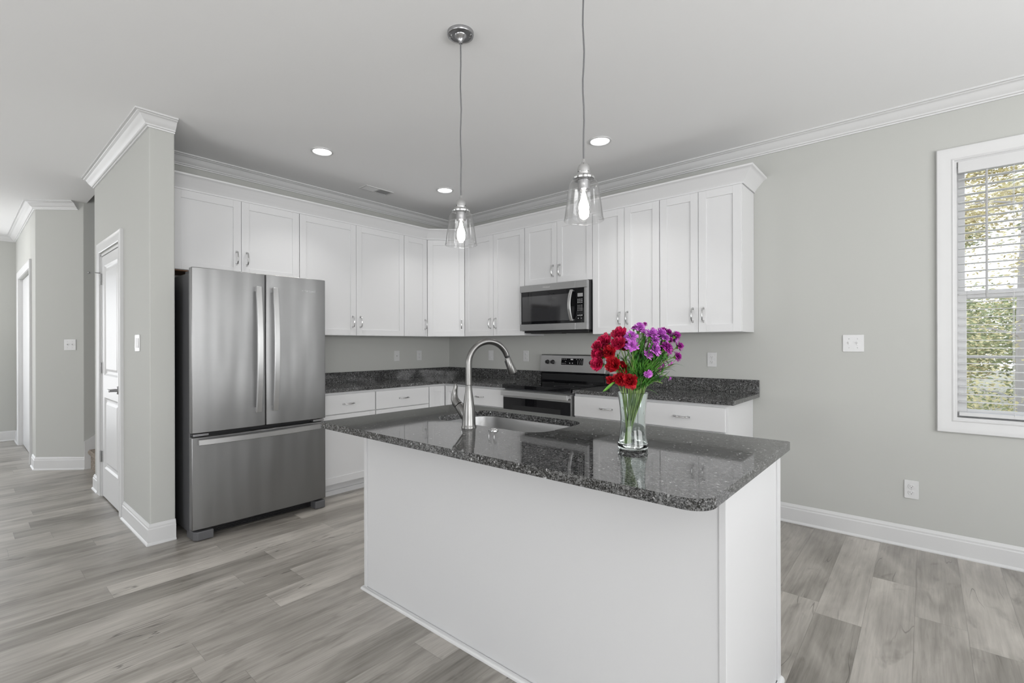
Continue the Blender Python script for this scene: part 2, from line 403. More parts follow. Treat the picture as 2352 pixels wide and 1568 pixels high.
# block left of the stairs: stair face, 45 degree face and hall face
st(MB().prism([(-2.2, -3.097), (-2.2, 2.2), (-2.3, 2.2), (-2.3, -3.05), (-2.5, -3.28), (-3.0, -3.28), (-3.0, -3.43), (-2.542, -3.43)], 0, 5).build('wall_angled', M_WALL, bevel=.005))
w = MB(); w.box(XF, -4.42, -3.43, -3.30, 0, H); w.box(-4.42, -3.0, -3.43, -3.30, 2.14, H)
st(w.build('wall_hall', M_WALL))
st(MB().box(-2.3, -1.12, 2.2, 2.3, 0, 5).build('wall_stairend', M_WALL)); st(MB().box(-2.3, -1.12, -3.2, 2.3, 5, 5.1).build('ceiling_stairwell', M_CEIL))
st(MB().box(-2.2, -1.235, -3.15, -3.07, H + .08, 5).build('wall_stairheader', M_WALL))
# far wall with glazed entry, back wall, right wall: openings made for the area lights
w = MB(); w.box(XF - .12, XF, -3.75, -3.30, 0, H); w.box(XF - .12, XF, YB, -5.25, 0, H); w.box(XF - .12, XF, -5.25, -3.75, 2.4, H)
st(w.build('wall_far', M_WALL))
w = MB(); w.box(XF, -4.4, YB - .12, YB, 0, H); w.box(-2.0, 1.5, YB - .12, YB, 0, H); w.box(4.9, XR, YB - .12, YB, 0, H); w.box(-4.4, -2.0, YB - .12, YB, 0, 1.0); w.box(-4.4, -2.0, YB - .12, YB, 2.2, H); w.box(1.5, 4.9, YB - .12, YB, 2.27, H)
st(w.build('wall_back', M_WALL))
w = MB(); w.box(XR, XR + .12, YB, -6.7, 0, H); w.box(XR, XR + .12, -4.5, -3.4, 0, H); w.box(XR, XR + .12, -1.2, 0, 0, H)
for a, b in ((-6.7, -4.5), (-3.4, -1.2)): w.box(XR, XR + .12, a, b, 0, .72); w.box(XR, XR + .12, a, b, 2.27, H)
st(w.build('wall_right', M_WALL))
# mouldings
CROWN = [(0, H - .078), (.010, H - .078), (.012, H - .070), (.021, H - .068), (.024, H - .060), (.034, H - .052), (.046, H - .040), (.052, H - .028), (.060, H - .020), (.074, H - .015), (.077, H - .011), (.090, H - .010), (.090, H), (0, H)]
BASE = [(0, 0), (.024, 0), (.024, .006), (.019, .014), (.015, .017), (.015, .100), (.011, .106), (.011, .116), (.006, .126), (.003, .133), (0, .133)]
def crown(name, path, **k): return st(MB().sweep(CROWN, path, **k).build(name, M_TRIM, smooth=True, angle=25))
def base(name, path, **k): return st(MB().sweep(BASE, path, **k).build(name, M_TRIM, smooth=True, angle=25))
crown('trim_1', [(0, -3.01), (0, 0), (XR, 0), (XR, YB)])
crown('trim_2', [(-1.235, -3.15), (.615, -3.15), (.615, -3.01)], side=1)
crown('trim_3', [(XF, YB), (XF, -3.43), (-2.542, -3.43), (-2.235, -3.13)])
base('baseboard_stove', [(3.41, 0), (XR, 0), (XR, YB)])
base('baseboard_pantry', [(-.105, -3.15), (.615, -3.15), (.615, -3.01)])
base('baseboard_stair', [(-1.235, -3.02), (-1.235, -3.15), (-1.03, -3.15)])
base('baseboard_angled', [(-2.80, -3.43), (-2.542, -3.43), (-2.2, -3.09), (-2.2, -3.07)])
base('baseboard_hall', [(XF, -3.80), (XF, -3.43), (-4.50, -3.43)])
# cased opening / white door in the hall wall
CAS = [(0, 0), (0, .014), (-.006, .018), (-.012, .014), (-.05, .018), (-.062, .022), (-.078, .022), (-.083, .018), (-.083, 0)]
def casing(mb, u0, u1, z0, z1, fn, closed=False, prof=None):
    pr = prof or CAS
    path = [(u0, z0), (u0, z1), (u1, z1), (u1, z0)]
    # travel up, across, down: "right of travel" is inward, so negative out = outward
    return mb.sweep(pr, path, closed=closed, mapf=lambda a, b, h: fn(a, h, b))
d2 = st(MB().box(-4.40, -3.02, -3.40, -3.36, .01, 2.13).build('door_2', M_TRIM, bevel=.003))
casing(MB(), -4.42, -2.98, 0, 2.14, lambda a, h, b: (a, -3.43 - h, b)).build('door_casing', M_TRIM, d2, smooth=True, angle=20)
MB().box(-4.42, -4.40, -3.43, -3.30, 0, 2.14).box(-3.02, -3.0, -3.43, -3.30, 0, 2.14).build('door_jamb', M_TRIM, d2)

# ------------------------------------------------------------------ pantry door (door_1)
dr = bpy.data.objects.new('door_1', None); COL.objects.link(dr); dr.location = ((DX0 + DX1) / 2, -3.13, 0); dr['_w'] = list(dr.location); st(dr)
fd = lambda a, h, b: (a, -3.15 - h, b)
casing(MB(), DX0 - .012, DX1 + .012, 0, DZ + .012, fd).build('door_casing', M_TRIM, dr, smooth=True, angle=20)
MB().box(DX0 - .0, DX0 + .018, -3.155, -3.01, 0, DZ).box(DX1 - .018, DX1, -3.155, -3.01, 0, DZ).box(DX0, DX1, -3.155, -3.01, DZ - .018, DZ).build('door_jamb', M_TRIM, dr)
px0, px1 = DX0 + .022, DX1 - .022
sl = MB(); R = [(px0 + .085, px1 - .085, .255, .850), (px0 + .085, px1 - .085, 1.035, 1.955)]
fy = -3.150
sl.box(px0, px0 + .085, fy, fy + .035, .012, DZ - .022); sl.box(px1 - .085, px1, fy, fy + .035, .012, DZ - .022)
for z0, z1 in ((.012, .255), (.850, 1.035), (1.955, DZ - .022)): sl.box(px0 + .085, px1 - .085, fy, fy + .035, z0, z1)
slab = sl.build('door_slab', M_TRIM, dr)
pn = MB()
for x0, x1, z0, z1 in R:
    pn.sweep([(0, 0), (.006, -.004), (.014, -.010), (.024, -.012), (.024, -.02), (0, -.02)], [(x0, z0), (x0, z1), (x1, z1), (x1, z0)], closed=True, mapf=lambda a, b, h: (a, fy - h, b))
    pn.box(x0 + .02, x1 - .02, fy + .012, fy + .03, z0 + .02, z1 - .02)
    i = .055
    pn.sweep([(0, .013), (.022, .003), (.022, .014), (0, .014)], [(x0 + i - .022, z0 + i - .022), (x0 + i - .022, z1 - i + .022), (x1 - i + .022, z1 - i + .022), (x1 - i + .022, z0 + i - .022)], closed=True, mapf=lambda a, b, h: (a, fy + h, b))
    pn.box(x0 + i, x1 - i, fy + .003, fy + .02, z0 + i, z1 - i)
pn.build('door_panel', M_TRIM, dr, bevel=.001)
for hz in (.343, 1.095, 1.85):
    h = MB().box(DX0 + .004, DX0 + .042, -3.1575, -3.150, hz - .045, hz + .045)
    h.tube([(DX0 + .020, -3.162, hz - .047), (DX0 + .020, -3.162, hz + .047)], .006, 10)
    hg = h.build('hinge', M_RUBBER, dr, smooth=True)
    if hz > 1.8:
        MB().tube([(DX0 + .02, -3.165, hz + .05), (DX0 - .01, -3.19, hz + .055), (DX0 - .05, -3.22, hz + .055)], .004, 8).tube([(DX0 - .05, -3.22, hz + .055), (DX0 - .06, -3.228, hz + .055)], .010, 12).build('door_stop', M_RUBBER, hg, smooth=True)
kx = px1 - .06
kn = MB().lathe([(.032, 0), (.032, .006), (.026, .012), (.012, .014), (.011, .05), (.013, .055), (0.008, .062)], mapf=lambda a, b, z: (kx + a, fy - z, .941 + b), seg=20)
kn.tube([(kx, fy - .05, .941), (kx - .03, fy - .056, .944), (kx - .07, fy - .052, .943), (kx - .11, fy - .046, .940)], [.010, .0085, .0075, .006], 10)
kn.build('lever_handle', M_NICK, dr, smooth=True)

# ------------------------------------------------------------------ stairs
s = MB()
prof = []
y, z = -3.045, 0
prof.append((y, 0))
for i in range(9):
    prof += [(y, z + .13), (y - .012, z + .145), (y - .024, z + .165), (y - .024, z + .185), (y - .012, z + .198), (y + .01, z + .20)]
    z += .195; y += .255; prof.append((y, z + .005))
prof += [(y, 0)]
s.ext(prof, lambda p: (-2.178, p[0], p[1]), lambda p: (-1.237, p[0], p[1]))
tag(s.build('staircase', M_CARPET), 'beige carpeted staircase rising behind the pantry wall', 'stairs')
st(MB().ext([(-3.095, 0), (-3.095, .288), (-3.07, .305), (-1.0, 1.75), (-1.0, 0)], lambda p: (-2.2, p[0], p[1]), lambda p: (-2.18, p[0], p[1])).build('trim_4', M_TRIM))

# ------------------------------------------------------------------ window
wi = bpy.data.objects.new('window_1', None); COL.objects.link(wi); wi.location = ((WX0 + WX1) / 2, 0, WZ0); wi['_w'] = list(wi.location); st(wi)
WC = [(0, 0), (0, .012), (-.006, .016), (-.014, .013), (-.05, .017), (-.066, .021), (-.076, .021), (-.080, .017), (-.080, 0)]
casing(MB(), WX0, WX1, WZ0, WZ1, lambda a, h, b: (a, -h, b), closed=True, prof=WC).build('window_casing', M_TRIM, wi, smooth=True, angle=20)
j = MB(); j.box(WX0, WX0 + .012, -.005, .14, WZ0, WZ1); j.box(WX1 - .012, WX1, -.005, .14, WZ0, WZ1); j.box(WX0 + .012, WX1 - .012, -.005, .14, WZ0, WZ0 + .012); j.box(WX0 + .012, WX1 - .012, -.005, .14, WZ1 - .012, WZ1)
j.build('window_jamb', M_VINYL, wi)
zm = 1.575
def sash(name, z0, z1, y, fl):
    f = MB(); x0, x1 = WX0 + .012, WX1 - .012
    f.box(x0, x0 + fl, y, y + .03, z0, z1); f.box(x1 - fl, x1, y, y + .03, z0, z1); f.box(x0 + fl, x1 - fl, y, y + .03, z0, z0 + fl); f.box(x0 + fl, x1 - fl, y, y + .03, z1 - fl, z1)
    o = f.build(name, M_VINYL, wi, bevel=.002)
    MB().box(x0 + fl - .003, x1 - fl + .003, y + .013, y + .016, z0 + fl - .003, z1 - fl + .003).build('pane', M_PANE, o)
    return o
sash('lower_sash', WZ0 + .012, zm + .03, .075, .045)
sash('upper_sash', zm - .02, WZ1 - .012, .106, .040)
MB().box(WX0 + .05, WX1 - .05, .128, .134, 1.195, 1.213).build('screen_bar', M_WAND, wi)
# blind
bl = thing('window_blind', ((WX0 + WX1) / 2, .035, .85), 'white two inch slat blind hanging inside the window on the right', 'blind')
MB().box(WX0 + .016, WX1 - .016, -.012, .004, 2.305, 2.376).build('valance', M_BLIND, bl, bevel=.004)
MB().box(WX0 + .02, WX1 - .02, .008, .06, 2.325, 2.375).build('head_rail', M_BLIND, bl)
sp0 = 2.270; k = 0
sm = MB()
def slatfn(z, t):
    return lambda a, b: (WX0 + .020 + a * (WX1 - WX0 - .04), .012 + b * .048, z + .0015 * math.sin(PI * b) + t)
x0s = None
while sp0 - k * .0461 > .89:
    z = sp0 - k * .0461
    m_ = MB().grid(slatfn(z, 0), 1, 4).grid(slatfn(z, .0026), 1, 4)
    m_.box(WX0 + .0201, WX1 - .0201, .0118, .0123, z - .0002, z + .0028)
    m_.build('slat', M_BLIND, bl, smooth=False); k += 1
MB().box(WX0 + .020, WX1 - .020, .012, .060, .850, .872).build('bottom_rail', M_BLIND, bl, bevel=.003)
MB().tube([(4.646, -.018, 2.300), (4.646, -.017, 1.9), (4.646, -.018, 1.555)], .0055, 6).build('tilt_wand', M_WAND, bl)
for cx_ in (4.76, 5.15):
    for cy_ in (.011, .061): MB().tube([(cx_, cy_, 2.33), (cx_ - .002, cy_, 1.2), (cx_, cy_, .865)], .0011, 5).build('ladder_cord', M_BLIND, bl)

# ------------------------------------------------------------------ wall plates
def basis(o, u, n):
    o = Vector(o); u = Vector(u).normalized(); n = Vector(n).normalized()
    return lambda a, d, z: tuple(o + u * a + n * d + Vector((0, 0, z)))
def plate(name, o, u, n, kind, label, cat, gang=1, group=None):
    f = basis(o, u, n); w2 = .0355 + .023 * (gang - 1); t = thing(name, o, label, cat, group)
    MB(f).ext(rrect(-w2, w2, -.0575, .0575, .004, 3), lambda p: (p[0], .0005, p[1]), lambda p: (p[0] * .98, .006, p[1] * .985)).build('cover_plate', M_PLATE, t, bevel=.0012)
    for gi in range(gang):
        c0 = (gi - (gang - 1) / 2) * .046
        if kind == 'toggle':
            MB(f).box(c0 - .005, c0 + .005, .006, .0075, -.012, .012).box(c0 - .0035, c0 + .0035, .006, .016, -.001, .009).build('toggle', M_PLATE, t, bevel=.0008)
            for zz in (-.03, .03): MB(f).lathe([(.003, 0), (.003, .001), (.001, .0014)], mapf=lambda a, b, z, c0=c0, zz=zz: (c0 + a, .006 + z, zz + b), seg=10).build('screw', M_NICK, t)
        elif kind == 'rocker':
            MB(f).box(c0 - .0165, c0 + .0165, .006, .0085, -.033, .033).build('rocker_frame', M_PLATE, t, bevel=.001)
            MB(f).ext([(-.031, .0085), (-.031, .0108), (0, .0096), (.031, .0092), (.031, .0085)], lambda p: (c0 - .014, p[1], p[0]), lambda p: (c0 + .014, p[1], p[0])).build('rocker', M_PLATE, t)
        elif kind == 'outlet':
            for zz in (-.0195, .0195):
                r_ = MB(f).lathe([(.0165, 0), (.0165, .0022), (.0155, .003)], mapf=lambda a, b, z, zz=zz: (max(-.0165, min(.0165, a)), .006 + z, zz + max(-.0135, min(.0135, b))), seg=24).build('receptacle', M_PLATE, t)
                sl_ = MB(f).box(-.0075, -.0060, .0088, .0094, zz - .001, zz + .0065).box(.0060, .0075, .0088, .0094, zz - .001, zz + .0055)
                sl_.lathe([(.0024, 0), (.0024, .0006)], mapf=lambda a, b, z, zz=zz: (a, .0088 + z, zz - .0065 + b), seg=8); sl_.build('slots', M_DARK, r_)
            MB(f).lathe([(.0028, 0), (.0028, .001), (.001, .0014)], mapf=lambda a, b, z: (a, .006 + z, b), seg=10).build('screw', M_NICK, t)
        elif kind == 'cable':
            MB(f).lathe([(.006, 0), (.006, .004), (.0035, .006), (.0035, .009)], mapf=lambda a, b, z: (a, .006 + z, b), seg=12).build('cable_jack', M_NICK, t)
    return t
U, NR = (1, 0, 0), (0, -1, 0)
plate('light_switch', (.698, 0, 1.162), U, NR, 'rocker', 'white rocker switch plate on stove wall directly behind the curved faucet', 'switch')
plate('outlet', (1.202, 0, 1.162), U, NR, 'outlet', 'white outlet plate on the stove wall just left of the range', 'outlet')
plate('outlet', (3.097, 0, 1.161), U, NR, 'outlet', 'white duplex outlet above right end of back counter, beside purple flowers', 'outlet')
plate('outlet', (4.308, 0, .365), U, NR, 'outlet', 'white duplex outlet low on the wall above the baseboard', 'outlet')
plate('light_switch', (4.012, 0, 1.288), U, NR, 'toggle', 'white double toggle switch plate on wall between cabinets and window', 'switch', 2)
plate('cable_plate', (0, -.776, 1.162), (0, 1, 0), (1, 0, 0), 'cable', 'white blank plate with one small jack, on wall right of the fridge', 'wall plate')
plate('outlet', (0, -.465, 1.161), (0, 1, 0), (1, 0, 0), 'outlet', 'narrow looking white outlet on fridge wall closest to the corner', 'outlet')
plate('light_switch', (.315, -3.15, 1.302), U, NR, 'rocker', 'glossy white double rocker switch between pantry door and fridge', 'switch', 2)
plate('light_switch', (-2.294, -3.190, 1.293), (1, 1, 0), (1, -1, 0), 'toggle', 'white double toggle switch on the angled hall wall', 'switch', 2)

# ------------------------------------------------------------------ cabinet parts
def pull_pts(L=.096, h=.030, arch=.006):
    pts = []
    for i in range(9):
        t = i / 8; pts.append((-L / 2 + L * t, h + arch * math.sin(PI * t)))
    return pts
def pull(f, c, d0, vertical, parent, L=.098):
    # c = (u, z) centre, d0 = face depth
    P = pull_pts(L)
    mp = (lambda a, h: (c[0], d0 + h, c[1] + a)) if vertical else (lambda a, h: (c[0] + a, d0 + h, c[1]))
    mb = MB(f)
    e = L / 2
    pts = [mp(-e, 0), mp(-e, .016), mp(-e + .004, .026)] + [mp(a * .9, h) for a, h in P[1:-1]] + [mp(e - .004, .026), mp(e, .016), mp(e, 0)]
    mb.tube(pts, [.0062, .0052, .005, .0048, .0052, .0056, .0058, .0056, .0052, .0048, .005, .0052, .0062][:len(pts)] if len(pts) == 13 else .0052, 8)
    for sgn in (-1, 1):
        a = sgn * e
        if vertical: mb.box(c[0] - .006, c[0] + .006, d0, d0 + .004, c[1] + a - .008, c[1] + a + .008)
        else: mb.box(c[0] + a - .008, c[0] + a + .008, d0, d0 + .004, c[1] - .006, c[1] + .006)
    return mb.build('handle', M_CHROME, parent, smooth=True)
def shaker(f, u0, u1, z0, z1, d, parent, handle=None, hv=True, fw_=.057, name='door'):
    g_ = .0016; u0 += g_; u1 -= g_; t = .019
    mb = MB(f)
    mb.box(u0, u0 + fw_, d - t, d, z0, z1); mb.box(u1 - fw_, u1, d - t, d, z0, z1)
    mb.box(u0 + fw_, u1 - fw_, d - t, d, z0, z0 + fw_); mb.box(u0 + fw_, u1 - fw_, d - t, d, z1 - fw_, z1)
    mb.box(u0 + fw_ - .004, u1 - fw_ + .004, d - t + .002, d - .008, z0 + fw_ - .004, z1 - fw_ + .004)
    o = mb.build(name, M_CAB, parent, bevel=.0012)
    if handle: pull(f, handle, d, hv, o)
    return o
def drawer(f, u0, u1, z0, z1, d, parent, handle=True):
    o = MB(f).box(u0 + .002, u1 - .002, d - .019, d, z0, z1).build('drawer', M_CAB, parent, bevel=.0015)
    if handle: pull(f, ((u0 + u1) / 2, (z0 + z1) / 2), d, False, o)
    return o
UB, UT, UD = 1.372, 2.430, .325
def upper(f, u0, u1, z0, doors, label, grp=None, rp=None):
    p = f((u0 + u1) / 2, .15, z0)
    t = thing('wall_cabinet', p, label, 'cabinet', grp)
    MB(f).box(u0 + .0004, u1 - .0004, .002, UD - .020, z0, UT + .03).build('body', M_CAB, t, bevel=.001)
    for a, b, hu, hz in doors:
        shaker(f, a, b, z0 + .002, UT - .014, UD, t, (hu, hz))
    return t
t = upper(FL, -2.955, -2.022, 1.835, [(-2.955, -2.488, -2.525, 1.967), (-2.488, -2.022, -2.450, 1.967)], 'short white two door wall cabinet above the fridge')
MB().box(.02, .300, -2.945, -2.030, 1.828, 1.835).build('underside', M_WOODU, t)['label'] = 'unpainted brown plywood underside'
upper(FL, -2.020, -.917, UB, [(-2.020, -1.472, -1.513, 1.502), (-1.472, -.917, -1.432, 1.502)], 'wide white two door wall cabinet immediately right of the fridge')
upper(FL, -.915, -.612, UB, [(-.915, -.612, -.644, 1.502)], 'narrow single door white wall cabinet left of the diagonal corner cabinet')
# diagonal corner cabinet
q = math.sqrt(.5); o0 = Vector((UD, -.61, 0)); LD = math.hypot(.285, .285)
fD = lambda a, d, z: (UD + q * (a + d), -.61 + q * (a - d), z)
t = thing('corner_wall_cabinet', (.25, -.25, UB), 'white single door wall cabinet set diagonally across the room corner', 'cabinet')
MB().prism([(.002, -.002), (.002, -.608), (.297, -.608), (.608, -.297), (.608, -.002)], UB, UT + .03).build('body', M_CAB, t)
shaker(fD, .001, LD - .001, UB + .002, UT - .014, 0, t, (LD - .035, 1.502))
upper(FR, .612, 1.444, UB, [(.612, 1.031, .994, 1.502), (1.031, 1.444, 1.068, 1.502)], 'white two door wall cabinet left of the microwave')
upper(FR, 1.447, 2.199, 1.848, [(1.447, 1.826, 1.786, 1.965), (1.826, 2.199, 1.862, 1.965)], 'short white two door wall cabinet above the microwave')
upper(FR, 2.201, 2.804, UB, [(2.201, 2.503, 2.462, 1.502), (2.503, 2.804, 2.532, 1.502)], 'tall white two door wall cabinet directly right of the microwave')
upper(FR, 2.806, 3.404, UB, [(2.806, 3.104, 3.064, 1.502), (3.104, 3.404, 3.142, 1.502)], 'last white two door wall cabinet, at right end of upper row')
CC = [(0, 2.430), (.004, 2.420), (.010, 2.420), (.010, 2.432), (.016, 2.440), (.024, 2.452), (.046, 2.474), (.066, 2.496), (.078, 2.506), (.086, 2.508), (.090, 2.512), (.090, 2.521), (0, 2.521)]
cc = MB().sweep(CC, [(UD - .02, -3.008), (UD - .02, -.61), (.61, -UD + .02), (3.404, -UD + .02), (3.404, -.001)]).build('crown_moulding', M_CAB, smooth=True, angle=30)
tag(cc, 'white crown moulding running along the top of the wall cabinets', 'moulding')

# base cabinets
BT = .884
def basecab(f, u0, u1, cols, label, end=None, toe=True):
    t = thing('base_cabinet', f((u0 + u1) / 2, .3, 0), label, 'cabinet')
    MB(f).box(u0, u1, .002, .610, .105, BT - .001).build('body', M_CAB, t)
    MB(f).box(u0, u1, .02, .545, .0, .105).box(u0, u1, .545, .560, 0, .04).build('toe_kick', M_CAB, t)
    for a, b in cols:
        drawer(f, a, b, .700, .862, .630, t)
        w_ = b - a
        shaker(f, a, b, .112, .692, .630, t, (b - .04, .60))
    return t
basecab(FL, -2.018, -1.467, [(-2.010, -1.470)], 'white base cabinet with one drawer, right beside the fridge')
basecab(FL, -1.465, -.842, [(-1.462, -.846)], 'white one drawer base cabinet just left of the inside corner, facing the island')
t = thing('corner_base_cabinet', (.4, -.4, 0), 'white corner base cabinet with two narrow door leaves meeting in the inside corner', 'cabinet')
MB().prism([(.002, -.002), (.002, -.840), (.610, -.840), (.610, -.610), (.815, -.610), (.815, -.002)], .105, BT - .001).build('body', M_CAB, t)
MB().prism([(.02, -.02), (.02, -.840), (.545, -.840), (.545, -.545), (.815, -.545), (.815, -.02)], 0, .105).build('toe_kick', M_CAB, t)
shaker(FL, -.838, -.634, .112, .862, .630, t); shaker(FR, .634, .813, .112, .862, .630, t)
basecab(FR, .817, 1.440, [(.820, 1.436)], 'white one drawer base cabinet just left of the range')
basecab(FR, 2.204, 2.802, [(2.207, 2.800)], 'white one drawer base cabinet right of the range, behind the vase')
basecab(FR, 2.804, 3.395, [(2.806, 3.384)], 'white one drawer base cabinet at the right end of stove wall')

# counters
GT = .914
ct = thing('kitchen_countertop', (.3, -1.0, BT), 'black speckled granite L shaped countertop from fridge around corner to range', 'countertop')
inner = []
for i in range(6):
    a = PI - (PI / 2) * i / 5   # concave inner corner centred at (.648+r, -.648-r)
    inner.append((.648 + .06 + .06 * math.cos(a), -.648 - .06 + .06 * math.sin(a)))
outer = [(.0, 0), (.0, -2.020), (.648, -2.020)] + inner + [(1.442, -.648), (1.442, 0)]
MB().slab([(max(x, .001), min(y, -.001)) for x, y in outer], None, BT, GT).build('slab', M_GRAN, ct, bevel=.003)
MB().box(.001, .021, -2.020, -.001, GT, 1.014).box(.021, 1.442, -.021, -.001, GT, 1.014).build('backsplash', M_GRAN, ct, bevel=.0015)
ct = thing('kitchen_countertop', (2.8, -.3, BT), 'black speckled granite countertop right of the range, behind the flowers', 'countertop')
MB().box(2.203, 3.441, -.648, -.001, BT, GT).build('slab', M_GRAN, ct, bevel=.003)
MB().box(2.203, 3.441, -.021, -.001, GT, 1.014).build('backsplash', M_GRAN, ct, bevel=.0015)

# ------------------------------------------------------------------ text helper
def text_mesh(s, size, f, parent, name, m, center=True, depth=.0008):
    cu = bpy.data.curves.new('txt', 'FONT'); cu.body = s; cu.size = size; cu.extrude = depth; cu.align_x = 'CENTER' if center else 'LEFT'; cu.align_y = 'CENTER'
    to = bpy.data.objects.new('txt', cu); COL.objects.link(to)
    me = bpy.data.meshes.new_from_object(to.evaluated_get(bpy.context.evaluated_depsgraph_get()))
    bpy.data.objects.remove(to); org = wloc(parent)
    for v in me.vertices: v.co = Vector(f(v.co.x, v.co.z, v.co.y)) - org
    me.materials.clear(); me.materials.append(m)
    o = bpy.data.objects.new(name, me); COL.objects.link(o); o.parent = parent; o['_w'] = list(org); return o

# ------------------------------------------------------------------ refrigerator
FY0, FY1, FX = -2.963, -2.037, .80
FM = -2.497
rf = thing('refrigerator', (.4, -2.5, 0), 'stainless french door refrigerator with bottom freezer drawer, beside pantry wall', 'refrigerator')
MB().box(.035, .722, FY0 + .004, FY1 - .004, .045, 1.765).build('body', M_SIDE, rf, bevel=.006)
def fdoor(y0, y1, z0, z1, name):
    # slightly crowned front
    n = 10; pts = [(.735, y0), ]
    for i in range(n + 1):
        t = i / n; yy = y0 + (y1 - y0) * t; e = min(t, 1 - t)
        pts.append((FX - .004 * (2 * t - 1) ** 2 - (.008 if i in (0, n) else 0), yy))
    pts.append((.735, y1))
    return MB().prism(pts, z0, z1).build(name, M_STEEL, rf, bevel=.004, smooth=True, angle=12)
dl = fdoor(FY0, FM - .003, .708, 1.797, 'door'); drr = fdoor(FM + .003, FY1, .708, 1.797, 'door'); fz = fdoor(FY0, FY1, .075, .680, 'freezer_drawer')
MB().box(.722, .735, FY0 + .012, FY1 - .012, .09, 1.78).build('door_gasket', M_DARK, rf)
def vhandle(yc, parent):
    mb = MB(); w_ = .021; n = 20
    def P(t):
        z = .812 + (1.700 - .812) * t; bow = .030 * (1 - (2 * t - 1) ** 2); return z, FX + .030 + bow
    ring = []
    for i in range(n + 1):
        z, x = P(i / n); ring.append([mb.v(x, yc - w_, z), mb.v(x + .012, yc - w_ + .004, z), mb.v(x + .012, yc + w_ - .004, z), mb.v(x, yc + w_, z)])
    for a, b in zip(ring, ring[1:]):
        for k in range(4): mb.face([a[k], a[(k + 1) % 4], b[(k + 1) % 4], b[k]])
    mb.face(ring[0]); mb.face(ring[-1])
    for t_ in (.02, .98):
        z, x = P(t_); mb.box(FX - .006, x + .003, yc - .012, yc + .012, z - .015, z + .015)
    return mb.build('handle', M_STEELH, parent, smooth=True, bevel=.001)
vhandle(-2.562, dl); vhandle(-2.446, drr)
mb = MB(); ring = []
for i in range(21):
    t = i / 20; yy = -2.935 + (.835) * t; x = FX + .024 + .026 * (1 - (2 * t - 1) ** 2)
    ring.append([mb.v(x, yy, .632), mb.v(x + .012, yy, .636), mb.v(x + .012, yy, .668), mb.v(x, yy, .672)])
for a, b in zip(ring, ring[1:]):
    for k in range(4): mb.face([a[k], a[(k + 1) % 4], b[(k + 1) % 4], b[k]])
mb.face(ring[0]); mb.face(ring[-1]); mb.box(FX - .006, FX + .03, -2.93, -2.90, .640, .664); mb.box(FX - .006, FX + .03, -2.135, -2.105, .640, .664)
mb.build('handle', M_STEELH, fz, smooth=True)
for yy in (FY0 + .05, FY1 - .05): MB().box(.60, .775, yy - .035, yy + .035, 1.765, 1.785).build('hinge_cover', M_SIDE, rf, bevel=.006)
for yy in (FY0 + .055, FY1 - .055): MB().box(.735, .785, yy - .045, yy + .045, .686, .702).build('center_hinge', M_NICK, rf, bevel=.002)
gr = MB().box(.70, .72, FY0 + .05, FY1 - .05, .012, .070)
for k in range(5): gr.box(.72, .728, FY0 + .13, FY1 - .12, .018 + k * .010, .022 + k * .010)
gr.build('base_grille', M_DARK, rf)
MB().prism([(.66, FY0 + .004), (.775, FY0 + .01), (.80, FY0 + .03), (.80, FY0 + .125), (.70, FY0 + .125)], .004, .062).build('foot', M_GREYP, rf, bevel=.006)
MB().prism([(.70, FY1 - .09), (.80, FY1 - .09), (.80, FY1 - .01), (.70, FY1 - .004)], .004, .062).build('foot', M_GREYP, rf, bevel=.006)
text_mesh('Whirlpool', .026, lambda a, d, z: (FX - .0005 + d, -2.180 + a, 1.700 + z), drr, 'logo', M_CHROME)

# ------------------------------------------------------------------ microwave
mw = thing('microwave', (1.823, -.2, 1.40), 'stainless over the range microwave with black glass door under wall cabinet', 'microwave')
MB(FR).box(1.452, 2.194, .004, .372, 1.412, 1.846).build('body', M_DARK, mw, bevel=.003)
MB(FR).box(1.47, 2.18, .06, .36, 1.393, 1.412).box(1.50, 1.78, .10, .30, 1.388, 1.393).box(1.86, 2.14, .10, .30, 1.388, 1.393).build('underside_vent', M_DARK, mw, bevel=.003)
X0, X1, XM = 1.449, 2.196, 2.078
D0, D1 = .372, .405
def mwframe(u0, u1, h0, h1, name):
    m_ = MB(FR)
    m_.box(u0, u1, D0, D1, 1.414, 1.474); m_.box(u0, u1, D0, D1, 1.778, 1.840)
    if h0: m_.box(u0, u0 + .016, D0, D1, 1.474, 1.778)
    if h1: m_.box(u1 - .030, u1, D0, D1, 1.474, 1.778)
    return m_.build(name, M_STEEL2, mw, bevel=.002)
dd = mwframe(X0, XM - .001, True, False, 'door'); cp = mwframe(XM + .001, X1, False, True, 'control_panel')
MB(FR).box(X0 + .016, XM - .001, D0, D1 - .003, 1.474, 1.778).build('glass', M_BGLASS, dd)
MB(FR).box(X0 + .030, XM - .065, D1 - .003, D1 - .0015, 1.500, 1.735).build('window', M_OVGLASS, dd)
kp = MB(FR).box(XM + .001, X1 - .030, D0, D1 - .003, 1.474, 1.778).build('keypad', M_BGLASS, cp)
MB(FR).box(XM + .020, X1 - .045, D1 - .003, D1 - .002, 1.700, 1.730).build('display', M_DISP, kp)
ks = MB(FR)
for r_ in range(3):
    for c_ in range(3): ks.box(XM + .020 + c_ * .019, XM + .030 + c_ * .019, D1 - .003, D1 - .0022, 1.674 - r_ * .014, 1.679 - r_ * .014)
for r_ in range(4):
    for c_ in range(3): ks.box(XM + .023 + c_ * .019, XM + .027 + c_ * .019, D1 - .003, D1 - .0022, 1.620 - r_ * .014, 1.627 - r_ * .014)
for c_ in range(3): ks.box(XM + .020 + c_ * .019, XM + .030 + c_ * .019, D1 - .003, D1 - .0022, 1.534, 1.541)
for c_ in range(2): ks.box(XM + .024 + c_ * .030, XM + .030 + c_ * .030, D1 - .003, D1 - .0022, 1.508, 1.515)
ks.build('key_legends', M_KEY, kp)
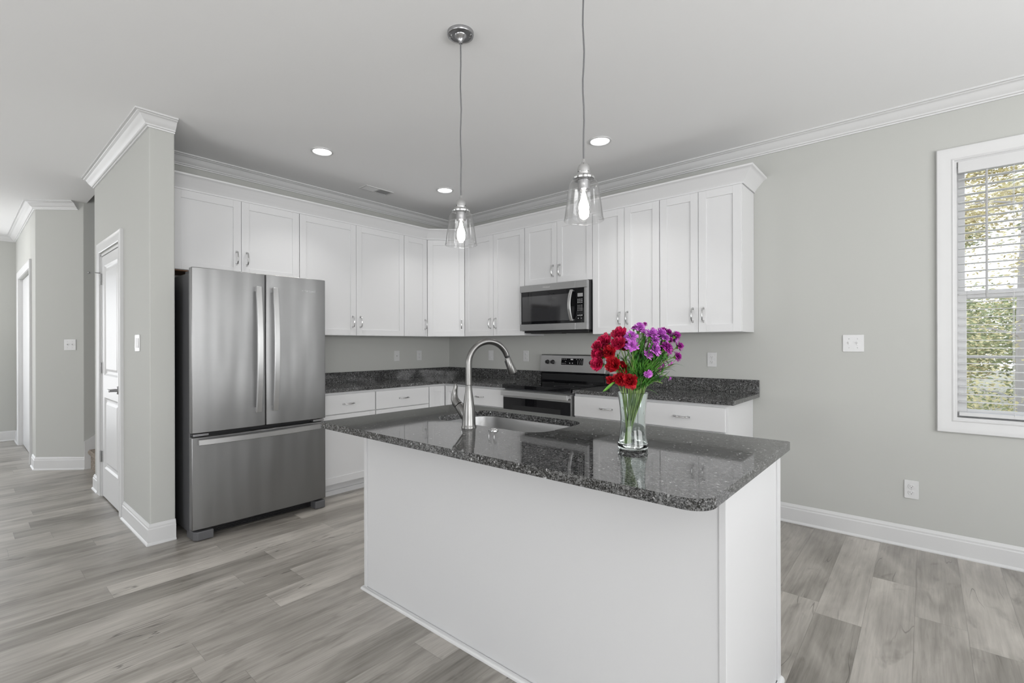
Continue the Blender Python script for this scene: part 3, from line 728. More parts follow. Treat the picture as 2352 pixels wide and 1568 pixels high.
mb = MB(FR); ring = []
for i in range(17):
    t = i / 16; z = 1.492 + .272 * t; d = D1 + .012 + .040 * (1 - (2 * t - 1) ** 2)
    ring.append([mb.v(2.030, d, z), mb.v(2.034, d + .010, z), mb.v(2.056, d + .010, z), mb.v(2.060, d, z)])
for a, b in zip(ring, ring[1:]):
    for k in range(4): mb.face([a[k], a[(k + 1) % 4], b[(k + 1) % 4], b[k]])
mb.face(ring[0]); mb.face(ring[-1]); mb.box(2.034, 2.056, D1 - .004, D1 + .018, 1.494, 1.506); mb.box(2.034, 2.056, D1 - .004, D1 + .018, 1.750, 1.762)
mb.build('handle', M_STEELH, dd, smooth=True)
text_mesh('Whirlpool', .019, lambda a, d, z: (1.762 + a, -D1 - d, 1.810 + z), dd, 'logo', M_KEY)

# ------------------------------------------------------------------ range
rg = thing('range', (1.823, -.33, 0), 'stainless and black electric range with glass cooktop between base cabinets', 'stove')
MB(FR).box(1.4475, 2.1955, .02, .622, .03, .884).build('body', M_GREYP, rg)
MB(FR).box(1.446, 2.197, .075, .662, .886, .922).build('cooktop', M_BGLASS, rg, bevel=.003)
b_ = MB()
for cx_, cy_, r_ in ((1.63, -.50, .105), (2.02, -.50, .085), (1.63, -.23, .075), (2.02, -.23, .105)):
    b_.lathe([(r_, .9221), (r_ + .002, .9224), (r_ + .002, .9221)], (cx_, cy_, 0), 40, cap=False)
b_.build('burner_ring', M_GREYP, rg)
MB(FR).ext([(.010, .90), (.075, .90), (.075, 1.0), (.070, 1.012), (.010, 1.012)], lambda p: (1.452, p[0], p[1]), lambda p: (2.191, p[0], p[1])).build('backguard', M_BGLASS, rg, bevel=.002)
MB(FR).box(1.47, 2.17, .075, .078, .935, .995).build('vent_slot', M_DARK, rg)
bpn = MB(FR).ext([(.010, 1.010), (.092, 1.010), (.096, 1.018), (.070, 1.176), (.060, 1.186), (.010, 1.186)], lambda p: (1.452, p[0], p[1]), lambda p: (2.191, p[0], p[1])).build('control_panel', M_STEEL2, rg, bevel=.004)
def pd(z): return .096 - .026 * (z - 1.018) / .158
MB(FR).ext([(1.088, 0), (1.150, 0), (1.150, 1), (1.088, 1)], lambda p: (1.705, pd(p[0]) + .0 + p[1] * .002, p[0]), lambda p: (1.952, pd(p[0]) + p[1] * .002, p[0])).build('touch_panel', M_BGLASS, bpn)
ks = MB(FR)
def mark(u, z, w_, h_): ks.box(u - w_, u + w_, pd(z) + .0022, pd(z) + .0028, z - h_, z + h_)
mark(1.826, 1.139, .014, .006)
for u in (1.72, 1.74, 1.76, 1.88, 1.91, 1.935): mark(u, 1.141, .005, .0015)
for u in (1.895, 1.920, 1.940):
    for z in (1.100, 1.113, 1.126): mark(u, z, .003, .002)
for u in (1.715, 1.728, 1.741, 1.756): mark(u, 1.100, .004, .0015)
for u in (1.805, 1.835): mark(u, 1.104, .005, .004)
mark(1.756, 1.118, .003, .003)
ks.build('panel_legends', M_KEY, bpn)
for u in (1.541, 1.604, 2.043, 2.106):
    z = 1.112
    kb = MB(FR).lathe([(.021, 0), (.021, .004), (.017, .008), (.0155, .024), (.013, .026)], mapf=lambda a, b, c_, u=u: (u + a, pd(z) + c_, z + b), seg=20)
    kb.box(u - .004, u + .004, pd(z) + .020, pd(z) + .031, z - .016, z + .016); kb.build('knob', M_DARK, rg, smooth=True)
od = MB(FR).box(1.450, 2.193, .624, .652, .265, .872).build('oven_door', M_STEEL2, rg, bevel=.003)
MB(FR).box(1.458, 2.185, .652, .656, .285, .806).build('glass', M_BGLASS, od)
MB(FR).box(1.56, 2.09, .656, .6565, .36, .74).build('window', M_DARK, od)
MB(FR).box(1.456, 2.180, .672, .694, .824, .868).box(1.456, 1.480, .652, .672, .834, .860).box(2.156, 2.180, .652, .672, .834, .860).build('handle', M_STEELH, od, bevel=.004)
MB(FR).box(1.450, 2.193, .622, .648, .07, .255).build('storage_drawer', M_STEEL2, rg, bevel=.003)
MB(FR).box(1.47, 2.17, .05, .58, .0, .06).build('toe_kick', M_DARK, rg)

# ------------------------------------------------------------------ island
IX0, IX1, IY0, IY1 = 2.150, 3.955, -2.553, -1.893
isl = thing('kitchen_island', ((IX0 + IX1) / 2, (IY0 + IY1) / 2, 0), 'white panelled kitchen island standing in the foreground', 'island')
b_ = MB(); b_.box(IX0 + .003, IX1 - .003, IY0 + .003, IY0 + .020, .0, BT - .001); b_.box(IX0 + .003, IX0 + .020, IY0 + .02, IY1, 0, BT - .001)
b_.box(IX1 - .020, IX1 - .003, IY0 + .02, IY1, 0, BT - .001); b_.box(IX0 + .02, IX1 - .02, IY1 - .02, IY1, .10, BT - .001); b_.box(IX0 + .02, IX1 - .02, IY0 + .02, IY1 - .02, .10, .12)
b_.build('body', M_CAB_SHADED, isl)
MB().box(IX0 - .002, IX0 + .022, IY0 - .003, IY0 + .006, .018, BT - .001).build('corner_trim', M_CAB_SHADED, isl, bevel=.0015)
MB().box(IX1 - .018, IX1 + .002, IY0 - .003, IY0 + .006, .018, BT - .001).build('corner_trim', M_CAB_SHADED, isl, bevel=.0015)
MB().box(IX1 - .006, IX1 + .003, IY1 - .045, IY1 + .002, .018, BT - .001).build('corner_trim', M_CAB_SHADED, isl, bevel=.0015)
sh = MB().sweep([(0, 0), (.016, 0), (.0155, .008), (.011, .015), (.004, .018), (0, .018)], [(IX0, IY1), (IX0, IY0), (IX1 - .0, IY0), (IX1, IY1)])
sh.build('shoe_moulding', M_TRIM, isl, smooth=True, angle=60)
TX0, TX1, TY0, TY1 = 2.158, 3.990, -2.808, -1.879
SX0, SX1, SY0, SY1 = 2.475, 3.165, -2.385, -1.985
hole = rrect(SX0, SX1, SY0, SY1, .105, 8)
top = MB().slab(rrect(TX0, TX1, TY0, TY1, (.02, .062, .012, .02), 8), hole, BT, GT).build('island_countertop', M_GRAN, bevel=.0035)
tag(top, 'black speckled granite island top with rounded corners and sink cutout', 'countertop')
# sink
sk = thing('sink', ((SX0 + SX1) / 2, (SY0 + SY1) / 2, .68), 'satin steel undermount sink bowl in the island countertop', 'sink')
m_ = MB(); rings = []
for off, r, z in ((.022, .12, BT - .001), (.006, .11, BT - .001), (.004, .108, BT - .006), (-.004, .10, .71), (-.016, .09, .692), (-.035, .07, .686)):
    rings.append([m_.v(x, y, z) for x, y in rrect(SX0 - off, SX1 + off, SY0 - off, SY1 + off, r, 8)])
for a, b in zip(rings, rings[1:]):
    n = len(a)
    for i in range(n): m_.face([a[i], a[(i + 1) % n], b[(i + 1) % n], b[i]])
m_.face(rings[-1]); m_.build('bowl', M_SINK, sk, smooth=True, angle=50)
MB().lathe([(.045, .687), (.045, .689), (.038, .690), (.034, .686)], ((SX0 + SX1) / 2, -2.12, 0), 24).build('drain', M_CHROME, sk, smooth=True)
# faucet
FA = Vector((2.830, -2.452, GT)); az_ = math.radians(69); dv = Vector((math.cos(az_), math.sin(az_), 0)); hz_ = math.radians(187); hv = Vector((math.cos(hz_), math.sin(hz_), 0))
fa = thing('faucet', FA, 'brushed nickel gooseneck pull down faucet standing on the island', 'faucet')
MB().lathe([(.0144, .1895), (.0144, .1915)], FA, 24).build('seam_ring', M_DARK, fa, smooth=True, angle=40)
MB().lathe([(.034, 0), (.034, .004), (.0305, .010), (.0305, .016), (.0300, .02), (.0292, .05), (.0265, .085), (.0215, .125), (.0165, .160), (.0140, .187), (.0128, .192)], FA, 32).build('base', M_FAUCET, fa, smooth=True, angle=50)
R_ = .1005; zc = .286; pts = [FA + Vector((0, 0, .19)), FA + Vector((0, 0, .24))]
for i in range(25):
    a = math.radians(160) * i / 24; pts.append(FA + dv * (R_ - R_ * math.cos(a)) + Vector((0, 0, zc + R_ * math.sin(a))))
MB().tube(pts, .0140, 18).build('spout', M_FAUCET, fa, smooth=True, angle=50)
e = pts[-1]; td = (dv * math.sin(math.radians(20)) + Vector((0, 0, -math.cos(math.radians(20))))).normalized()
MB().tube([e, e + td * .012], .0118, 18).build('swivel_collar', M_DARK, fa, smooth=True, angle=50)
MB().tube([e + td * .010, e + td * .013, e + td * .045, e + td * .085, e + td * .088], [.0125, .0140, .0175, .0235, .0225], 22).build('spray_head', M_FAUCET, fa, smooth=True, angle=50)
sd_ = (-dv * .95 + Vector((0, 0, -.34))).normalized()
bt = e + td * .035 + sd_ * .0155
MB().tube([bt - td * .014, bt + td * .016], .0045, 8).build('spray_button', M_DARK, fa, smooth=True)
def fp(s_, z): return FA + hv * s_ + Vector((0, 0, z))
MB().tube([fp(.004, .030), fp(.014, .046), fp(.030, .066), fp(.047, .083), fp(.0575, .093)], [.020, .0245, .0245, .0225, .0208], 18).build('valve_body', M_FAUCET, fa, smooth=True, angle=50)
MB().tube([fp(.0595, .095), fp(.073, .106), fp(.083, .124), fp(.0845, .145), fp(.080, .165), fp(.0765, .182), fp(.077, .192)], [.0202, .0205, .0170, .0125, .0098, .0095, .0060], 16).build('lever', M_FAUCET, fa, smooth=True, angle=60)
ac = MB().lathe([(.0225, 0), (.0225, .003), (.019, .006), (.013, .0065), (.012, .0085), (.002, .009)], (2.967, -2.436, GT), 24).build('air_switch_button', M_CHROME, smooth=True, angle=40)
tag(ac, 'small round polished button set in the countertop beside the faucet', 'button')

# ------------------------------------------------------------------ pendants
def pendant(x, y, label):
    t = thing('pendant_light', (x, y, 1.75), label, 'pendant light', 'clear glass pendants over the island')
    cp_ = MB().lathe([(.063, 0), (.0635, -.010), (.061, -.016), (.056, -.0185), (.053, -.015), (.030, -.015), (.028, -.020), (.020, -.025), (.0095, -.040), (.0085, -.052), (.006, -.053)], (x, y, H), 32).build('canopy', M_NICK, t, smooth=True, angle=40)
    for sx in (-1, 1): MB().lathe([(.006, 0), (.006, -.004), (.002, -.006)], (x + sx * .034, y + sx * .030, H - .0150), 10).build('screw', M_CHROME, cp_)
    pts = [(x + .0035 * math.sin(i * 1.3) * math.sin(PI * i / 14), y, H - .05 - i * (H - .05 - 1.985) / 14) for i in range(15)]
    MB().tube(pts, .0032, 8).build('cord', M_CORD, t, smooth=True)
    MB().lathe([(.005, 1.995), (.008, 1.985), (.010, 1.978), (.020, 1.970), (.024, 1.958), (.0245, 1.945), (.0225, 1.943), (.0225, 1.935), (.036, 1.930), (.042, 1.922), (.041, 1.916), (.010, 1.915)], (x, y, 0), 28).build('socket_cap', M_CHROME, t, smooth=True, angle=40)
    MB().lathe([(.030, 1.9145), (.042, 1.9135), (.052, 1.906), (.0565, 1.893), (.0745, 1.764), (.0762, 1.7625), (.0765, 1.7600), (.0750, 1.7585), (.0730, 1.7600), (.0732, 1.7640), (.0545, 1.892), (.050, 1.903), (.041, 1.9105), (.030, 1.9115)], (x, y, 0), 48, cap=False).build('glass_shade', M_SHADE, t, smooth=True, angle=60)
    MB().lathe([(.023, 1.912), (.023, 1.878), (.019, 1.876)], (x, y, 0), 24).build('socket', M_NICK, t, smooth=True, angle=40)
    bb = MB().lathe([(.012, 1.877), (.013, 1.865), (.016, 1.850), (.026, 1.825), (.030, 1.808), (.027, 1.790), (.016, 1.777), (.004, 1.774)], (x, y, 0), 24).build('bulb', M_BULB, t, smooth=True)
    MB().lathe([(.004, 1.872), (.007, 1.862), (.0105, 1.845), (.018, 1.822), (.020, 1.808), (.016, 1.795), (.005, 1.788)], (x, y, 0), 14).build('filament', M_FIL, bb, smooth=True)
    return t
pendant(2.716, -2.388, 'clear glass pendant light hanging above the faucet, canopy in view')
pendant(3.394, -2.388, 'clear glass pendant light above the flowers, the nearer and larger one')

# ------------------------------------------------------------------ ceiling fixtures
for x, y, lb in ((.905, -2.122, 'round recessed ceiling light above the fridge doors'), (2.595, -.876, 'round recessed ceiling light in front of the range, rightmost of the three'), (.912, -.877, 'round recessed ceiling light near the corner, beside the left pendant')):
    t = thing('recessed_light', (x, y, H - .01), lb, 'ceiling light', 'recessed kitchen lights')
    MB().lathe([(.082, H - .0005), (.082, H - .006), (.070, H - .009), (.0665, H - .006), (.0665, H - .0005)], (x, y, 0), 36, cap=False).build('trim_ring', M_TRIM, t, smooth=True)
    MB().lathe([(.066, H - .0005), (.066, H - .004), (.02, H - .0055)], (x, y, 0), 36).build('lens', M_CAN, t, smooth=True)
    l_ = bpy.data.lights.new('downlight', 'AREA'); l_.shape = 'DISK'; l_.size = .12; l_.energy = 3.0; l_.color = (1, .985, .96); l_.spread = math.radians(100)
    lo = bpy.data.objects.new('downlight', l_); COL.objects.link(lo); lo.location = (0, 0, .003); lo.parent = t
t = thing('ceiling_register', (.42, -1.31, H - .005), 'white louvered air register on the ceiling above the cabinets', 'vent')
f_ = MB(); f_.box(.355, .485, -1.462, -1.448, H - .006, H - .0003); f_.box(.355, .485, -1.172, -1.158, H - .006, H - .0003); f_.box(.355, .370, -1.448, -1.172, H - .006, H - .0003); f_.box(.470, .485, -1.448, -1.172, H - .006, H - .0003); f_.box(.37, .47, -1.318, -1.302, H - .006, H - .0003)
f_.build('frame', M_TRIM, t, bevel=.001)
MB().box(.37, .47, -1.448, -1.172, H - .0012, H - .0003).build('backing', M_VENT, t)
for k in range(9):
    x_ = .375 + k * .0105
    MB().ext([(x_, H - .0055), (x_ + .002, H - .006), (x_ + .0065, H - .002), (x_ + .0045, H - .0015)], lambda p: (p[0], -1.448, p[1]), lambda p: (p[0], -1.318, p[1])).ext([(x_ + .0065, H - .0055), (x_ + .0045, H - .006), (x_, H - .002), (x_ + .002, H - .0015)], lambda p: (p[0], -1.302, p[1]), lambda p: (p[0], -1.172, p[1])).build('louver', M_TRIM, t)
t = thing('flush_ceiling_light', (-3.35, -4.15, H - .09), 'round flush ceiling light in the hall left of the kitchen', 'ceiling light')
MB().lathe([(.16, H), (.16, H - .03), (.15, H - .035)], (-3.35, -4.15, 0), 36).build('pan', M_NICK, t, smooth=True, angle=40)
MB().lathe([(.148, H - .036), (.14, H - .06), (.10, H - .085), (.03, H - .095)], (-3.35, -4.15, 0), 36).build('diffuser', M_FLUSH, t, smooth=True)

# ------------------------------------------------------------------ vase and flowers
VX, VY = 3.588, -2.376; VZ = GT
va = MB().lathe([(.0465, .0), (.0515, .003), (.0535, .010), (.0530, .016), (.0470, .045), (.0435, .080), (.0430, .110), (.0455, .145), (.0500, .180), (.0535, .199), (.0520, .200), (.0475, .180), (.0430, .145), (.0405, .110), (.0410, .080), (.0445, .045), (.0470, .022), (.0300, .015), (.001, .014)], (VX, VY, VZ + .0005), 56, cap=True)
tag(va.build('glass_vase', M_VASE, smooth=True, angle=60), 'clear flared glass vase of cut flowers standing on the island', 'vase')
def plane_pt(px, py, dep=0):
    # point seen at pixel (px,py) of the photograph, dep metres behind the vase axis
    dist = (Vector((VX, VY, 0)) - CAM).dot(fw) + dep
    return CAM + fw * dist + rt * ((px - CX) / FPX * dist) + upv * (-(py - HY) / FPX * dist)
def petal_fn(c, n, t1, t2, ang, tilt, L, w_, curl, ph, rf_):
    # returns grid fn for one petal growing from c; n = head axis
    rad = t1 * math.cos(ang) + t2 * math.sin(ang); tan = -t1 * math.sin(ang) + t2 * math.cos(ang)
    dirn = rad * math.sin(tilt) + n * math.cos(tilt); nor = (n * math.sin(tilt) - rad * math.cos(tilt))
    def f(a, b):
        s_ = b; wd = w_ * (math.sin(PI * (.12 + .80 * s_)) ** .7) if s_ < 1 else w_ * .55
        x = (a - .5) * 2
        ruf = rf_ * L * math.sin(x * 7 + ph) * s_ * s_
        p = c + dirn * (L * s_) + tan * (x * wd) + nor * (-curl * L * s_ * s_ + .25 * w_ * (x * x) * -1) + dirn * ruf
        return tuple(p)
    return f
def head(c, n, r, layers, m_name, mt, parent, ruffle=.06, cnt=7, rs=None, cup=False):
    rs = rs or random
    n = n.normalized(); t1 = n.orthogonal().normalized(); t2 = n.cross(t1); mb = MB()
    for l in range(layers):
        fr = l / max(1, layers - 1)
        tilt = math.radians((4 + 66 * fr) if cup else (12 + 68 * fr)); L = r * (.72 + .34 * fr); k = max(3, int(cnt * (.55 + .45 * fr)))
        for i in range(k):
            ang = 2 * PI * (i + .5 * (l % 2)) / k + rs.uniform(-.2, .2)
            mb.grid(petal_fn(c - n * (.25 * r * fr), n, t1, t2, ang, tilt + rs.uniform(-.12, .12), L * rs.uniform(.88, 1.1), r * (.46 if cup else .27), (rs.uniform(-.42, -.12) if cup else rs.uniform(-.05, .35)), rs.uniform(0, 6), ruffle), 4, 3)
    o = mb.build(m_name, mt, parent, smooth=True, angle=80)
    return o
def leaf_mb(mb, p, d, L, w_, droop=.2):
    d = d.normalized(); sd = d.cross(Vector((0, 0, 1)));
    sd = sd.normalized() if sd.length > 1e-3 else Vector((1, 0, 0)); up = sd.cross(d)
    def f(a, b):
        x = (a - .5) * 2; ww = w_ * math.sin(PI * min(.985, .06 + .94 * b)) ** .8
        return tuple(p + d * (L * b) + sd * (x * ww) + up * (abs(x) * ww * .35) - Vector((0, 0, droop * L * b * b)))
    mb.grid(f, 2, 6)
def bez(p0, p1, p2, n=14):
    out = []
    for i in range(n + 1):
        t = i / n; out.append(p0 * (1 - t) ** 2 + p1 * 2 * t * (1 - t) + p2 * t * t)
    return out
def flower(name, px, py, rpx, dep, mt, layers, cnt, ruffle, label, cat, group, leaves, calyx=True, face=.5):
    p = plane_pt(px, py, dep); dist = (p - CAM).dot(fw); r = rpx / FPX * dist
    base_d = Vector((VX, VY, 0)); hd = Vector((p.x - VX, p.y - VY, 0))
    # stem: foot near the lower left of the vase, passes the rim on the head's side
    side = hd.dot(rt)
    foot = Vector((VX, VY, VZ + .019)) + rt * (-.022 - .10 * side + random.uniform(-.010, .012)) + fw * random.uniform(-.018, .018)
    k = Vector((foot.x - VX, foot.y - VY, 0)); 
    if k.length > .032: k = k * (.032 / k.length); foot = Vector((VX + k.x, VY + k.y, foot.z))
    lim = .040; rimo = rt * max(-.034, min(.036, side * .30 + random.uniform(-.008, .008))) + fw * max(-.02, min(.02, hd.dot(fw) * .3))
    rim = Vector((VX, VY, VZ + .196)) + rimo
    low = [foot + (rim - foot) * (i / 6) for i in range(7)]
    # squeeze inside the waist
    for q_ in low:
        kk = Vector((q_.x - VX, q_.y - VY, 0))
        if kk.length > .034: kk = kk * (.034 / kk.length); q_.x = VX + kk.x; q_.y = VY + kk.y
    dirr = (rim - foot).normalized()
    neck = p - Vector((0, 0, 0)); up_ = bez(rim, rim + (dirr + Vector((0, 0, .8))) * .05 + Vector((0, 0, .02)), neck, 10)
    pts = low + up_[1:]
    ax_ = (pts[-1] - pts[-2]).normalized()
    n = (ax_ * (1 - face) + (-fw * .85 + upv * .35 + hd.normalized() * .5) * face).normalized()
    t = thing(name, foot, label, cat, group)
    pts[-1] = p - n * (r * .55)
    MB().tube(pts, [.0021] * 7 + [.0019] * (len(pts) - 9) + [.0017, .0016], 6).build('stem', M_STEM, t, smooth=True)
    hdo = head(p, n, r, layers, 'bloom', mt, t, ruffle, cnt, cup=(cnt < 10 and name == 'carnation'))
    if calyx:
        c0 = p - n * (r * .75)
        t1 = n.orthogonal().normalized(); t2 = n.cross(t1); cm = MB()
        cm.tube([c0 - n * r * .25, c0, c0 + n * r * .3], [r * .10, r * .28, r * .34], 8)
        for i in range(5):
            cm.grid(petal_fn(c0, n, t1, t2, 2 * PI * i / 5, math.radians(48), r * .8, r * .16, .1, 0, 0), 2, 3)
        cm.build('calyx', M_LEAF2, t, smooth=True)
    lm = MB()
    for i in range(leaves):
        s_ = random.uniform(.18, .85); q_ = up_[int(s_ * 10)]
        a = random.uniform(0, 2 * PI); d = Vector((math.cos(a), math.sin(a), random.uniform(.5, 1.6))) + (up_[min(10, int(s_ * 10) + 1)] - q_).normalized() * .8
        leaf_mb(lm, q_, d, random.uniform(.032, .070), random.uniform(.0024, .0042), random.uniform(0, .5))
    if leaves: lm.build('foliage', M_LEAF, t, smooth=True)['kind'] = 'stuff'
    return t
Zx = lambda X: X / 4.611 + 1330
Zy = lambda Y: Y / 4.611 + 720
reds = [(430, 225, 62, .00, M_PINK, 'topmost crimson rose-like bloom, left of the pale purple ones'),
 (270, 300, 62, .01, M_PINK, 'upper left crimson bloom in the bouquet'),
 (195, 345, 44, -.01, M_PINK, 'crimson bloom on upper left edge of bouquet, half turned away'),
 (212, 425, 66, .00, M_PINK, 'wide raspberry bloom on the left edge of the bouquet'),
 (320, 415, 58, -.02, M_RED, 'red bloom between left edge blooms and green calyxes'),
 (200, 535, 58, -.01, M_PINK, 'lowest raspberry bloom on the left edge of the bouquet'),
 (415, 330, 62, -.02, M_PINK, 'raspberry bloom directly below the topmost red bloom'),
 (490, 350, 48, .00, M_PINK, 'raspberry bloom beside the small pale orchid pink bloom'),
 (600, 400, 40, .02, M_RED, 'small red bloom in bouquet center, below pale pink flower'),
 (370, 545, 64, -.03, M_RED, 'red bloom in the middle left of bouquet with pink highlights'),
 (470, 580, 56, .00, M_RED, 'red bloom tucked behind, in the middle of bouquet'),
 (440, 695, 56, -.02, M_RED, 'dark red bloom low in bouquet, left of the lowest one'),
 (535, 712, 62, -.04, M_RED, 'lowest large red bloom just above the vase rim'),
 (335, 705, 36, .00, M_RED, 'small red bloom low on left, above the big leaf'),
 (285, 345, 50, .03, M_RED, 'red bloom mostly hidden among the upper left blooms')]
for X, Y, R0, dp, mt, lb in reds:
    flower('carnation', Zx(X), Zy(Y), R0 * 1.5 / 4.611, dp, mt, 6, 7, .07, lb, 'flower', 'red blooms in the bouquet', 2, face=.55)
purps = [(640, 150, 50, 0, 0, 'broad orchid purple bloom at upper left of the purple flowers'), (580, 158, 22, .01, 1, 'tiny purple bloom leftmost of the purple flowers'),
 (700, 114, 22, 0, 1, 'highest purple bloom of the bouquet'), (780, 165, 16, .01, 1, 'small purple bud right of the highest purple bloom'),
 (550, 242, 52, -.02, 0, 'flat lilac bloom between topmost red bloom and green stems'), (560, 338, 50, -.04, 0, 'pale orchid pink round bloom among the red ones'),
 (680, 190, 28, 0, 0, 'small purple bloom under the broad upper left purple bloom'), (780, 222, 56, -.02, 0, 'large light purple bloom at top center of bouquet'),
 (865, 222, 58, .0, 0, 'large light purple bloom right of its twin at top center'), (918, 262, 36, -.01, 0, 'light purple bloom just below the top right pair'),
 (810, 285, 36, -.03, 0, 'light purple bloom below the two large top ones'), (892, 182, 34, .03, 1, 'magenta bloom at top, behind large light purple bloom'),
 (950, 200, 32, .02, 1, 'magenta bloom at top right, left of the outer pair'), (1035, 232, 38, .01, 1, 'dark magenta bloom at upper right edge'),
 (1008, 265, 38, .02, 0, 'purple bloom under the upper right edge bloom'), (968, 282, 28, .0, 1, 'small magenta bloom inside the right hand cluster'),
 (1068, 348, 36, .0, 1, 'magenta bloom standing out furthest right on a bare stem'), (1046, 455, 38, .0, 1, 'magenta bloom lowest on the right edge, on thin stem'),
 (932, 362, 50, -.02, 1, 'wide flat magenta bloom right of center'), (972, 390, 28, .01, 1, 'small magenta bloom under the wide flat one'),
 (806, 380, 52, -.04, 0, 'large bright purple bloom in the center right of bouquet'), (740, 432, 40, -.03, 0, 'purple bloom just lower left of the bright center one'),
 (735, 645, 34, -.04, 0, 'lone purple bloom low among the green stems'), (803, 478, 22, .0, 1, 'small dark purple bud below the bright center bloom'),
 (890, 312, 28, .0, 0, 'small purple bloom in the gap right of top center'), (960, 690, 16, .02, 0, 'tiny purple bud low on the far right sprig'),
 (612, 480, 18, .01, 1, 'tiny violet bud in the dark middle of the bouquet')]
for X, Y, R0, dp, kd, lb in purps:
    flower('dianthus', Zx(X), Zy(Y), R0 * 1.4 / 4.611, dp + random.uniform(-.01, .01), M_PURP2 if kd else M_PURP, 5 if R0 > 30 else 4, 15 if R0 > 30 else 11, .12, lb, 'flower', 'purple blooms in the bouquet', 16, face=.30)
# green sprigs with buds filling the bouquet
spr = [(930, 470, 'green sprig with dark buds leaning out right of the bouquet', 5), (1000, 540, 'thin budded sprig reaching furthest right, below magenta blooms', 5), (880, 740, 'feathery green sprig spreading low over the right vase rim', 0),
 (640, 330, 'upright leafy green sprig between red and purple flowers', 0), (700, 260, 'upright leafy green sprig below highest purple bloom', 2), (580, 560, 'short leafy sprig in the middle of bouquet', 0), (680, 600, 'leafy sprig rising beside the lone low purple bloom', 0),
 (860, 560, 'leafy sprig filling the right side of bouquet', 0), (770, 560, 'leafy sprig filling center right of bouquet', 0), (470, 450, 'leafy sprig under the raspberry blooms', 0), (860, 440, 'leafy sprig behind the wide flat magenta bloom', 0), (620, 700, 'short leafy sprig right of the lowest red bloom', 0)]
for X, Y, lb, buds in spr:
    p = plane_pt(Zx(X), Zy(Y), random.uniform(-.02, .03)); hd = Vector((p.x - VX, p.y - VY, 0)); side = hd.dot(rt)
    foot = Vector((VX, VY, VZ + .019)) + rt * (-.012 - .08 * side) + fw * random.uniform(-.015, .015)
    rim = Vector((VX, VY, VZ + .196)) + rt * max(-.03, min(.036, side * .3)) + fw * random.uniform(-.015, .015)
    up_ = bez(rim, rim + Vector((0, 0, .06)) + hd * .15, p, 12)
    t = thing('leafy_sprig', foot, lb, 'flower stem', 'green sprigs in the bouquet')
    MB().tube([foot + (rim - foot) * (i / 4) for i in range(4)] + up_, .0017, 6).build('stem', M_STEM, t, smooth=True)
    lm = MB()
    for i in range(40):
        s_ = random.uniform(.12, 1); q_ = up_[int(s_ * 12)]; a = random.uniform(0, 2 * PI)
        d = Vector((math.cos(a) * .8, math.sin(a) * .8, random.uniform(.4, 1.5))) + hd * 3
        leaf_mb(lm, q_, d, random.uniform(.035, .08), random.uniform(.0022, .0042), random.uniform(0, .6))
    lm.build('foliage', M_LEAF, t, smooth=True)['kind'] = 'stuff'
    for i in range(buds):
        a = up_[12 - i] + rt * random.uniform(.004, .02) + upv * random.uniform(.005, .02)
        MB().tube([up_[11 - i], a], .0008, 5).tube([a - upv * .003, a + upv * .001, a + upv * .005, a + upv * .008], [.001, .0030, .0030, .001], 7).build('bud', M_PURP2, t, smooth=True)
t = thing('leafy_sprig', (VX - .015, VY, VZ + .02), 'sprig with one broad bright green leaf hanging over left rim', 'flower stem', 'green sprigs in the bouquet')
a0 = Vector((VX, VY, VZ + .19)) + rt * -.036; a1 = plane_pt(1412, 878, -.01)
MB().tube([Vector((VX - .012, VY - .004, VZ + .02)), a0, (a0 + a1) / 2 + upv * .01, a1], .0018, 6).build('stem', M_STEM, t, smooth=True)
lm = MB(); dl_ = plane_pt(1384, 899, -.03) - a1
def bigleaf(a, b):
    x = (a - .5) * 2; ww = .014 * math.sin(PI * min(.985, .05 + .95 * b)) ** .75
    return tuple(a1 + dl_ * b + (upv * .75 + rt * .35) * (x * ww) - fw * (.004 * (1 - x * x)))
lm.grid(bigleaf, 4, 10); lm.build('leaf', M_LEAF2, t, smooth=True)

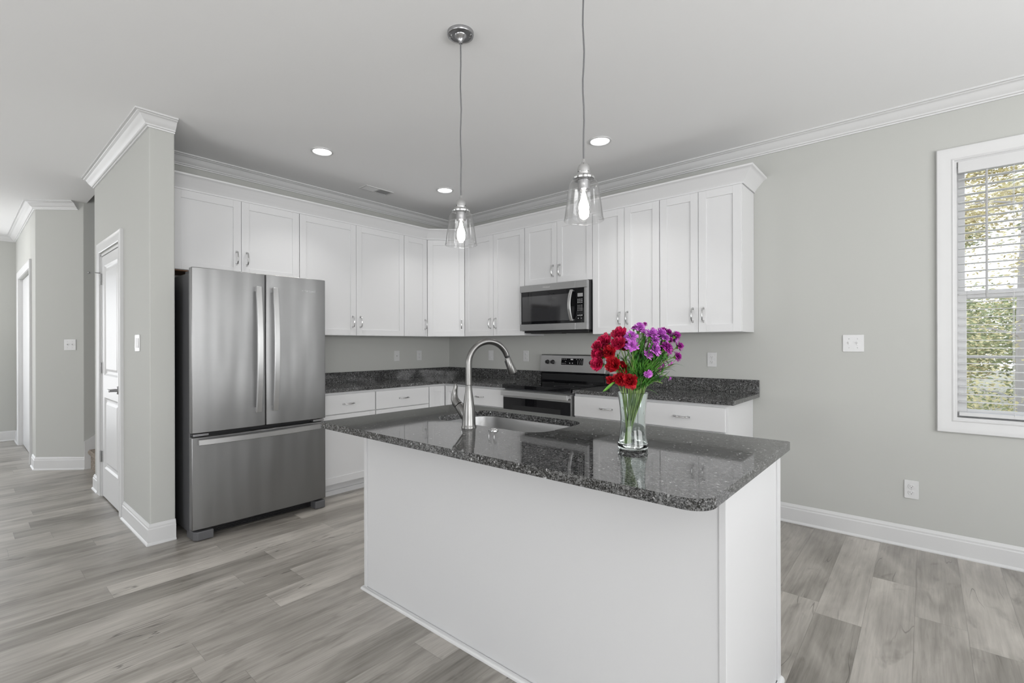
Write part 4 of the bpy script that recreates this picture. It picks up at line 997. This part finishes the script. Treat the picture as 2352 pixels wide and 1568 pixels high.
# ------------------------------------------------------------------ outside
gd = tag(MB().box(-3, 40, .15, 40, -.65, -.5).build('ground', M_GROUND), 'ground with brown leaf litter outside the window', 'ground', kind='structure')
def tree(x, y, h, r, label, kind, n, spread, z0=-.5):
    t = thing('tree', (x, y, -.5), label, 'tree')
    rs = random.Random(int(x * 100 + y)); lean = rs.uniform(-.3, .3)
    pts = [(x + lean * (i / 8) ** 2 + rs.uniform(-.02, .02), y, -.5 + h * i / 8) for i in range(9)]
    MB().tube(pts, [r * (1 - .6 * i / 8) for i in range(9)], 10).build('trunk', M_BARK, t, smooth=True)
    br = MB(); ends = []
    for i in range(16):
        k = rs.uniform(.10, .95); b0 = Vector(pts[int(k * 8)]); a = rs.uniform(0, 2 * PI); L = rs.uniform(.5, 1) * spread
        e_ = b0 + Vector((math.cos(a) * L, math.sin(a) * L, rs.uniform(.05, .6) * L)); mid = (b0 + e_) / 2 + Vector((0, 0, .08 * L))
        br.tube([b0, mid, e_], [r * .22, r * .14, r * .05], 5); ends += [(b0 * (1 - f_) + e_ * f_) for f_ in (.45, .7, .9, 1)]
    br.build('branches', M_BARK, t, smooth=True)
    lf = MB()
    for i in range(int(n * 6)):
        c_ = rs.choice(ends) + Vector((rs.gauss(0, .26), rs.gauss(0, .26), rs.gauss(0, .22))); a = rs.uniform(0, 2 * PI); s_ = rs.uniform(.011, .026) * max(1, y / 4.2)
        u = Vector((math.cos(a), math.sin(a), rs.uniform(-.5, .5))).normalized() * s_; w_ = u.orthogonal().normalized() * s_ * .5
        vs = [lf.v(*(c_ - u)), lf.v(*(c_ + w_)), lf.v(*(c_ + u)), lf.v(*(c_ - w_))]; lf.face(vs)
    o = lf.build('foliage', M_FOL2 if kind else M_FOL1, t); o['kind'] = 'stuff'; return t
tree(4.50, 4.2, 3.4, .05, 'golden leaved sapling nearest outside the window', 1, 700, .55)
tree(5.42, 6.0, 7.5, .10, 'thick grey trunked tree outside at right of the window view', 1, 700, .9)
tree(4.55, 8.6, 3.0, .06, 'low olive green bush outside behind the lower sash', 0, 2200, 1.1)
tree(6.6, 9.6, 3.1, .06, 'low olive bush outside near the right edge of view', 0, 2200, 1.1)
tree(4.75, 12.5, 9.0, .15, 'tall golden tree further outside, left of the thick trunk', 1, 1500, 1.6)
tree(7.6, 13.5, 9.0, .15, 'tall green tree far outside towards the right of window', 0, 1500, 1.6)
tree(4.6, 18.0, 10.0, .17, 'most distant tree, seen at left of the window view', 0, 1500, 1.9)
tree(8.2, 19.5, 10.0, .17, 'distant golden tree in the middle of the woods outside', 1, 1500, 1.9)

for o in list(bpy.data.objects):
    if '_w' in o: del o['_w']
